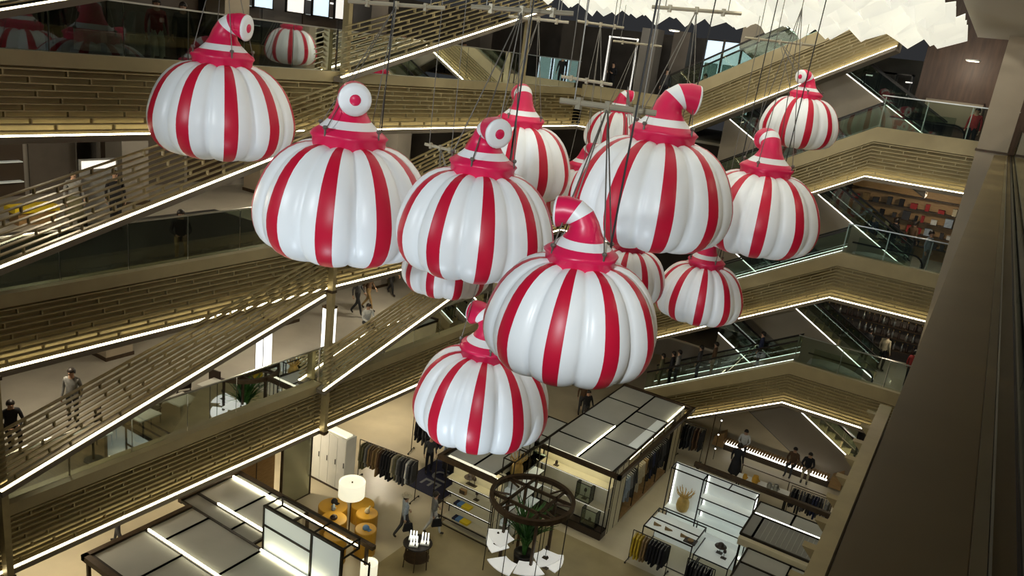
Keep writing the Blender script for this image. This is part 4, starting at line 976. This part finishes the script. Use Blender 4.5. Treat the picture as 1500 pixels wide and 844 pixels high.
def drum_lamp(label, loc, h, r, sh):
    t = thing('floor_lamp', label, 'lamp', loc)
    MB().lathe([(.17, 0), (.17, .02), (.03, .04)], 20).build('base', 'dark_base', t); MB().tube((0, 0, .03), (0, 0, h + sh * .6), .022, 8).build('pole', 'bronze', t)
    MB().lathe([(r, h), (r, h + sh), (r - .015, h + sh), (r - .015, h)], 32, cap=False).build('shade', 'lamp_shade', t, True)
    MB().lathe([(r - .02, h + sh - .05), (r - .03, h + sh - .04)], 32).build('diffuser', 'lamp_shade', t); MB().lathe([(.03, h + sh - .04), (.02, h + sh)], 10).build('finial', 'bronze', t)
    d = bpy.data.lights.new('lamp_bulb', 'POINT'); d.energy = 12; d.color = (1, .9, .65); d.shadow_soft_size = .2
    o = bpy.data.objects.new('lamp_bulb', d); COL.objects.link(o); o.location = Vector(loc) + Vector((0, 0, h - .12))
drum_lamp('floor lamp with wide glowing drum shade among the mustard drums', (-14.52, 16.5, 0), 1.55, .42, .5)
drum_lamp('smaller floor lamp with narrow glowing shade near the round table', (-11.75, 14.3, 0), 1.2, .24, .45)
t = thing('round_table', 'round black table with splayed legs carrying lit acrylic sticks', 'table', (-12.0, 16.85, 0)); MB().lathe([(.44, .78), (.46, .80), (.44, .82)], 28).build('top', 'black_metal', t)
for k in range(6): a = k * PI / 3; MB().tube((.38 * math.cos(a), .38 * math.sin(a), .78), (.42 * math.cos(a), .42 * math.sin(a), 0), .016, 6).build('leg', 'bronze', t)
MB().lathe([(.39, .30), (.41, .31), (.39, .32)], 24).build('leg_ring', 'bronze', t)
for k, (x, y) in enumerate(((-.22, .05), (.0, -.2), (.2, .1))):
    q = thing('perfume_display', 'white tray with lit acrylic sticks on round black table', 'display', (-12.0 + x, 16.85 + y, .82), .5, 'lit trays on the round table')
    MB().box((-.14, -.10, 0), (.14, .10, .04)).build('tray', 'white', q)
    for e in (-.09, .0, .09): MB().box((e - .018, -.018, .04), (e + .018, .018, .34 + .05 * (k - 1))).build('acrylic_stick', 'lightbox', q)
    MB().lathe([(.025, .04), (.025, .10), (.01, .12)], 8, (.05, -.06, 0)).build('bottle', 'leather', q)
# --- navy mat with lettering
t = thing('floor_mat', 'navy entrance mat with large grey lettering', 'mat', (-14.5, 21.9, 0)); MB().box((-.95, -1.7, 0.002), (.9, 1.6, .02)).build('mat', 'navy', t)
cu = bpy.data.curves.new('lettering', 'FONT'); cu.body = 'GUE'; cu.size = 1.05; cu.extrude = .004; cu.space_character = 1.05
tmp = bpy.data.objects.new('tmp', cu); COL.objects.link(tmp); bpy.context.view_layer.update()
lm = bpy.data.meshes.new_from_object(tmp.evaluated_get(bpy.context.evaluated_depsgraph_get())); bpy.data.objects.remove(tmp)
lm.materials.clear(); lm.materials.append(CLOTH['grey']); lo = bpy.data.objects.new('lettering', lm); COL.objects.link(lo); lo.parent = t; lo.location = (-.40, .80, .026); lo.rotation_euler = (0, 0, -PI / 2)
# --- rack, lockers, mirror wall, wood wall
rail('black clothes rail loaded with coats behind the mustard drums', (-16.75, 19.3, 0), (-14.3, 19.6, 0), True, 1.6)
garments((-16.65, 19.32, 0), (-14.35, 19.58, 0), 1.6, 20, ['olive', 'grey', 'tan', 'brown', 'tan', 'brown', 'black', 'black', 'black', 'cream', 'olive', 'grey', 'charcoal', 'white', 'charcoal', 'charcoal'], 'on the loaded rail behind the mustard drums', 'clothes on the loaded rail', (.8, 1.1))
t = thing('locker_cabinet', 'tall white cabinet of narrow doors beside the loaded clothes rail', 'cabinet', (-18.0, 18.2, 0)); MB().box((0, 0, .05), (1.6, .5, 2.1)).build('body', 'white', t)
for k in range(4): d_ = MB().box((k * .4 + .01, -.02, .08), (k * .4 + .39, 0, 2.07)).build('door', 'white', t); MB().box((k * .4 + .33, -.04, 1.0), (k * .4 + .35, -.02, 1.2)).build('handle', 'black_metal', d_)
MB().box((-.01, -.03, 0), (1.61, .51, .06)).build('plinth', 'dark_base', t); MB().box((.1, .1, 2.1), (1.5, .4, 2.16)).build('light_top', 'lamp_shade', t)
t = thing('mirror_panel', 'tall pale mirror panel leaning in line beneath the lowest balcony', 'mirror', (-17.3, 16.1, 0)); MB().box((0, 0, 0), (.05, 1.3, 2.7)).build('sheet', 'mirror', t); MB().frame((-.01, 0, 0), (.06, 1.3, 2.7), .015).build('frame', 'bronze', t)
t = thing('wood_partition', 'tall wooden partition with slanted top next to the mirror panel', 'partition', (-17.6, 14.5, 0))
MB().add([(0, 0, 0), (0, 1.5, 0), (0, 1.5, 2.9), (0, 0, 2.6), (.1, 0, 0), (.1, 1.5, 0), (.1, 1.5, 2.9), (.1, 0, 2.6)], [(0, 3, 2, 1), (4, 5, 6, 7), (0, 1, 5, 4), (1, 2, 6, 5), (2, 3, 7, 6), (3, 0, 4, 7)]).build('board', 'wood', t); MB().box((.1, .72, 0), (.115, .75, 2.7)).build('joint', 'dark_base', t)
rail('bare black clothes rail further back near the cabinet', (-16.6, 22.2, 0), (-15.2, 22.6, 0), True, 1.6)
garments((-16.5, 22.2, 0), (-15.3, 22.55, 0), 1.6, 8, ['black', 'charcoal', 'black', 'navy'], 'on the farther rail near the white cabinet', 'clothes on the farther rail', (.9, 1.2))
t = thing('display_table', 'dark low display table behind the navy mat', 'table', (-13.6, 24.4, 0)); MB().box((-.6, -.4, .7), (.6, .4, .76)).build('top', 'dark_base', t)
for x in (-.55, .5):
    for y in (-.35, .3): MB().box((x, y, 0), (x + .05, y + .05, .7)).build('leg', 'black_metal', t)
rail('black clothes rail under the front escalator near the bench', (-8.3, 29.9, 0), (-7.25, 29.9, 0), True, 1.7)
garments((-8.2, 29.9, 0), (-7.3, 29.9, 0), 1.7, 7, ['black', 'charcoal', 'brown', 'black'], 'on the rail under the front escalator', 'clothes under the front escalator', (.9, 1.2))

# ------------------------------------------------------------------ gallery interiors
def light_box(label, x, y, z, h=1.75, wd=.17):
    t = thing('light_column', label, 'light column', (x, y, z)); MB().box((-wd, -wd, .08), (wd, wd, h)).build('diffuser', 'lightbox', t); MB().box((-wd - .02, -wd - .02, h), (wd + .02, wd + .02, h + .08)).build('cap', 'bronze', t); MB().box((-wd - .02, -wd - .02, 0), (wd + .02, wd + .02, .08)).build('base', 'bronze', t)
    for s in (-1, 1): MB().box((s * wd - .008, -wd - .01, .08), (s * wd + .008, -wd + .006, h)).build('corner_trim', 'bronze', t)
light_box('glowing white square light column by the wooden floor of the lowest stair-side gallery', -17.7, 15.55, 4.712)
light_box('glowing white square light column next to the seated people on the lowest stair-side gallery', -18.0, 18.65, 4.7)
for k, (x, y) in enumerate(((-17.0, 11.0), (-17.1, 12.2), (-17.3, 13.4), (-16.9, 9.6))):
    t = thing('cafe_table', 'small white square cafe table on lowest stair-side gallery', 'table', (x, y, 4.712), .1, 'cafe tables of the lowest gallery'); MB().box((-.32, -.32, .70), (.32, .32, .74)).build('top', 'white', t); MB().tube((0, 0, .02), (0, 0, .70), .03, 8).build('leg', 'black_metal', t); MB().lathe([(.22, 0), (.22, .02), (.03, .03)], 16).build('foot', 'black_metal', t)
def chair(label, x, y, z, rz, group):
    t = thing('cafe_chair', label, 'chair', (x, y, z), rz, group); MB().box((-.21, -.21, .43), (.21, .21, .48)).build('seat', 'leather', t); MB().box((-.21, .18, .55), (.21, .22, .9)).build('backrest', 'leather', t)
    for a in (-.18, .18):
        for b in (-.18, .18): MB().tube((a, b, 0), (a, b, .9 if b > 0 else .43), .015, 6).build('leg', 'black_metal', t)
for k, (x, y) in enumerate(((-17.6, 11.6), (-17.7, 12.8), (-17.5, 10.3), (-17.8, 14.0))): chair('dark cafe chair beside the white cafe tables', x, y, 4.712, .3 + k, 'cafe chairs of the lowest gallery')
for lv, items in ((9.4, ((-23.5, 9.0, 'wall_grey'), (-23.5, 14.8, 'wall_grey'), (-23.2, 20.0, 'wall_beige'), (-21.8, 26, 'wall_grey'))), (14.1, ((-21.0, 16.6, 'wall_beige'), (-20.9, 8, 'wall_dark'), (-20.5, 29.4, 'wall_dark'), (-21, 23, 'wall_dark'))), (4.7, ((-22.5, 13.5, 'wall_beige'), (-21.5, 19.7, 'wall_beige'), (-22.5, 26, 'wall_grey')))):
    for x, y, m in items:
        t = thing('gallery_column', f'square {"beige" if m == "wall_beige" else "grey" if m == "wall_grey" else "dark"} column standing inside the {("lowest" if lv < 5 else "middle" if lv < 10 else "highest")} stair-side gallery', 'column', (x, y, lv), 0, f'columns of gallery {lv}')
        MB().box((-.45, -.45, 0), (.45, .45, 3.3)).build('shaft', m, t); MB().box((-.48, -.48, 0), (.48, .48, .12)).build('skirting', 'bronze', t)
def shopfront(label, x, y0, y1, z, m, glow=None):
    t = thing('storefront', label, 'storefront', (x, y0, z)); L = y1 - y0
    MB().box((-.1, 0, 0), (0, L, 3.3)).build('wall_panel', m, t)
    k = max(1, int(L / 1.5))
    for j in range(k):
        MB().box((0, j * L / k + .08, .25), (.06, (j + 1) * L / k - .08, 2.5)).build('bay', 'wall_dark' if (j % 2) else 'dark_base', t)
        if glow and j % 2 == 0:
            for q in range(3): MB().box((.06, j * L / k + .2, .7 + q * .6), (.28, (j + 1) * L / k - .2, .73 + q * .6)).build('shelf', 'shelf_lit', t)
            MB().box((.07, j * L / k + .2, 2.4), (.12, (j + 1) * L / k - .2, 2.46)).build('light_strip', glow, t)
shopfront('dark shop front with small lit shelves on middle stair-side gallery', -24.6, 7.5, 13.8, 9.4, 'wall_grey', 'shop_glow')
shopfront('plain grey shop front past the columns on middle stair-side gallery', -24.6, 14.5, 29, 9.4, 'wall_grey')
shopfront('dark shop front with lit shelves on highest stair-side gallery', -21.6, 5.5, 16, 14.1, 'wall_brown', None)
shopfront('shop front with bright shelves behind the slanted screen on highest stair-side gallery', -22.4, 17.2, 24.5, 14.1, 'wall_dark', 'shop_glow')
shopfront('pale shop front on lowest stair-side gallery', -24.6, 6, 29, 4.7, 'wall_beige', None)
for k, (y, m) in enumerate(((18.3, 'screen'), (19.7, 'shop_glow'), (20.9, 'screen'), (22.0, 'shop_glow'))):
    t = thing('display_screen', f'glowing shop display panel on highest stair-side gallery, {("first", "second", "third", "fourth")[k]} from the second post', 'screen', (-21.9, y, 16.0)); MB().box((0, 0, 0), (.05, .8, .75)).build('panel', m, t); MB().frame((0, 0, 0), (.05, .8, .75), .02).build('frame', 'black_metal', t)
for x, y, L, lab in ((-18.4, 13.6, 1.8, 'low wooden counter behind the glass of highest stair-side gallery'), (-18.6, 18.5, 1.4, 'wooden counter under the slanted screen on highest stair-side gallery')):
    t = thing('shop_counter', lab, 'counter', (x, y, 14.1)); MB().box((-.3, 0, 0), (.3, L, .9)).build('body', 'wood', t); MB().box((-.33, -.03, .9), (.33, L + .03, .95)).build('top', 'dark_base', t)
t = thing('lit_shelf', 'pale row of boxes on a low shelf of highest stair-side gallery', 'shelf', (-18.2, 10.3, 14.1)); MB().box((-.25, 0, 0), (.25, 2.2, .35)).build('base', 'dark_base', t)
for k in range(4): MB().box((-.2, k * .55 + .05, .35), (.2, k * .55 + .45, .8)).build('carton', CLOTH['white'], t)
t = thing('yellow_bench', 'yellow topped bench beside the notice board on middle stair-side gallery', 'bench', (-22.3, 11.2, 9.4)); MB().box((-.3, -.6, .35), (.3, .6, .5)).build('seat', 'yellow', t); MB().box((-.25, -.5, 0), (.25, .5, .35)).build('base', 'wood', t)
t = thing('notice_board', 'standing grey notice board with white lettered top on middle stair-side gallery', 'board', (-21.4, 12.6, 9.4), 0); MB().box((-.03, -.55, .35), (.03, .55, 1.9)).build('sheet', CLOTH['grey'], t); MB().box((.031, -.5, 1.62), (.04, .5, 1.85)).build('header', 'shop_glow', t)
for y in (-.5, .5): MB().box((-.2, y - .02, 0), (.2, y + .02, .36)).build('foot', 'black_metal', t)
# far galleries
t = thing('lit_door_frame', 'white lit door frame in the dark wall of highest escalator-side gallery', 'door frame', (-17.6, 36.5, 14.1))
for a, b in (((0, 0, 0), (.06, .06, 2.9)), ((1.5, 0, 0), (1.56, .06, 2.9)), ((0, 0, 2.84), (1.56, .06, 2.9)), ((1.75, 0, .6), (1.79, .05, 2.9)), ((2.1, 0, .6), (2.14, .05, 2.9))): MB().box(a, b).build('light_bar', 'shop_glow', t)
for x, m in ((-19.5, 'wall_dark'), (-15.2, 'wall_grey'), (-13.6, 'wall_dark')):
    t = thing('gallery_column', f'{"grey" if m == "wall_grey" else "dark"} column behind the hanging group on highest escalator-side gallery', 'column', (x, 36.2, 14.1), 0, 'columns of the highest escalator-side gallery'); MB().box((-.4, -.4, 0), (.4, .4, 3.4)).build('shaft', m, t); MB().box((-.42, -.42, 0), (.42, .42, .1)).build('skirting', 'bronze', t)
t = thing('shop_window', 'tall pale blue lit shop window with dark mullions on highest escalator-side gallery', 'window', (-12.8, 37.0, 14.1)); MB().box((0, 0, .1), (2.6, .05, 3.2)).build('lit_backing', 'screen', t)
for x in (0, .86, 1.73, 2.6): MB().box((x - .05, -.05, 0), (x + .05, 0, 3.3)).build('mullion', 'black_metal', t)
for k in range(3): MB().box((.1 + k * .87, -.02, .1), (.75 + k * .87, -.005, 2.2)).build('blind', 'pane_dark', t)
t = thing('wall_board', 'large pale board fixed on the brown wall of highest escalator landing', 'board', (-2.9, 34.7, 15.0)); MB().box((0, 0, 0), (2.0, .06, .95)).build('sheet', 'wall_beige', t); MB().frame((0, 0, 0), (2.0, .06, .95), .02).build('frame', 'wall_brown', t)
t = thing('shop_rack', 'black steel rack with small lights behind the highest rear escalator', 'rack', (-5.4, 35.2, 14.1)); f = MB().frame((0, 0, 0), (1.8, .5, 2.6), .03); f.frame((.6, 0, .8), (1.2, .5, 2.6), .03); f.build('frame', 'black_metal', t)
for x, z in ((.1, 2.4), (.9, 1.7), (1.6, 2.3), (.5, .9)): MB().box((x, -.03, z), (x + .25, .0, z + .05)).build('lamp', 'shop_glow', t)
for lv, nm, base in ((9.4, 'white goods', 'white'), (4.7, 'bottles', 'glow')):
    t = thing('shop_shelving', f'dark shop shelving filled with {nm} behind the {("middle" if lv > 5 else "lowest")} escalator landing', 'shelving', (-5.0, 36.6, lv)); MB().box((0, .4, 0), (4.4, .45, 2.9)).build('back_board', 'wood' if lv > 5 else 'wall_dark', t)
    for z in (.5, 1.0, 1.5, 2.0, 2.5): MB().box((0, 0, z), (4.4, .4, z + .03)).build('shelf', 'dark_base', t)
    MB().box((0, .02, 2.86), (4.4, .08, 2.9)).build('light_strip', 'shop_glow', t)
    for z in (.53, 1.03, 1.53, 2.03):
        x = .1
        while x < 4.2:
            wq = random.uniform(.1, .3)
            if lv > 5:
                c = random.choice(['white', 'cream', 'black', 'red', 'paleblue', 'charcoal', 'tan'])
                b = thing('shelf_box', f'{c} box on the shop shelving of the middle escalator landing', 'box', (-5.0 + x, 36.65, lv + z), 0, 'boxes on the middle landing shelving'); hq = random.uniform(.15, .35)
                MB().box((0, 0, 0), (wq, .25, hq * .8)).build('carton', CLOTH[c], b); MB().box((-.005, -.005, hq * .8), (wq + .005, .255, hq)).build('lid', CLOTH[c], b); x += wq + random.uniform(.12, .35)
            else:
                b = thing('bottle', 'dark bottle on the lit shelves of the lowest escalator landing', 'bottle', (-5.0 + x, 36.75, lv + z), 0, 'bottles on the lowest landing shelving')
                MB().lathe([(.05, 0), (.055, .02), (.055, .2), (.02, .26), (.02, .33)], 8).build('glass_body', 'steel' if random.random() < .4 else 'leather', b, True); MB().lathe([(.024, .33), (.024, .37)], 8).build('cap', 'gold', b); x += random.uniform(.18, .34)
# unseen ceiling lamps added to brighten galleries, aisles and landings
def added_ceiling_lamp(x, y, z, label, power, group):
    t = thing('added_ceiling_lamp', label, 'lamp', (x, y, z), 0, group); MB().lathe([(.22, -.05), (.24, -.03), (.24, 0)], 16).build('housing', 'white', t); MB().lathe([(.20, -.06), (.19, -.052)], 16).build('diffuser', 'shop_glow', t)
    d = bpy.data.lights.new('added_ceiling_lamp_light', 'POINT'); d.energy = power; d.color = (1, .88, .68); d.shadow_soft_size = .2
    o = bpy.data.objects.new('added_ceiling_lamp_light', d); COL.objects.link(o); o.location = (x, y, z - .25)
for i, (zz, pw) in enumerate(((17.4, 45), (12.72, 270), (8.02, 230), (3.32, 300))):
    nm = ('highest stair-side gallery', 'middle stair-side gallery', 'lowest stair-side gallery', 'left ground floor aisle')[i]
    for y in (9.5, 16.5, 23.5): added_ceiling_lamp(-19.2, y, zz, f'added round ceiling lamp above the {nm}', pw, f'ceiling lamps, {nm}')
for i, (zz, pw) in enumerate(((17.4, 70), (12.72, 80), (8.02, 80), (3.32, 170))):
    nm = ('highest escalator landing', 'middle escalator landing', 'lowest escalator landing', 'bench aisle')[i]
    for x in (-1.6,) if i else (-1.6, -13.0): added_ceiling_lamp(x, 34.3 if i else 33.2, zz, f'added round ceiling lamp above the {nm}', pw, f'ceiling lamps, {nm}')

for y in (3.0, 10.0, 17.0, 24.0): added_ceiling_lamp(2.2, y, 17.95, 'added round ceiling lamp above the balcony of the ledge wall', 150, 'ceiling lamps, ledge balcony')  # unseen row added to brighten the near ledge
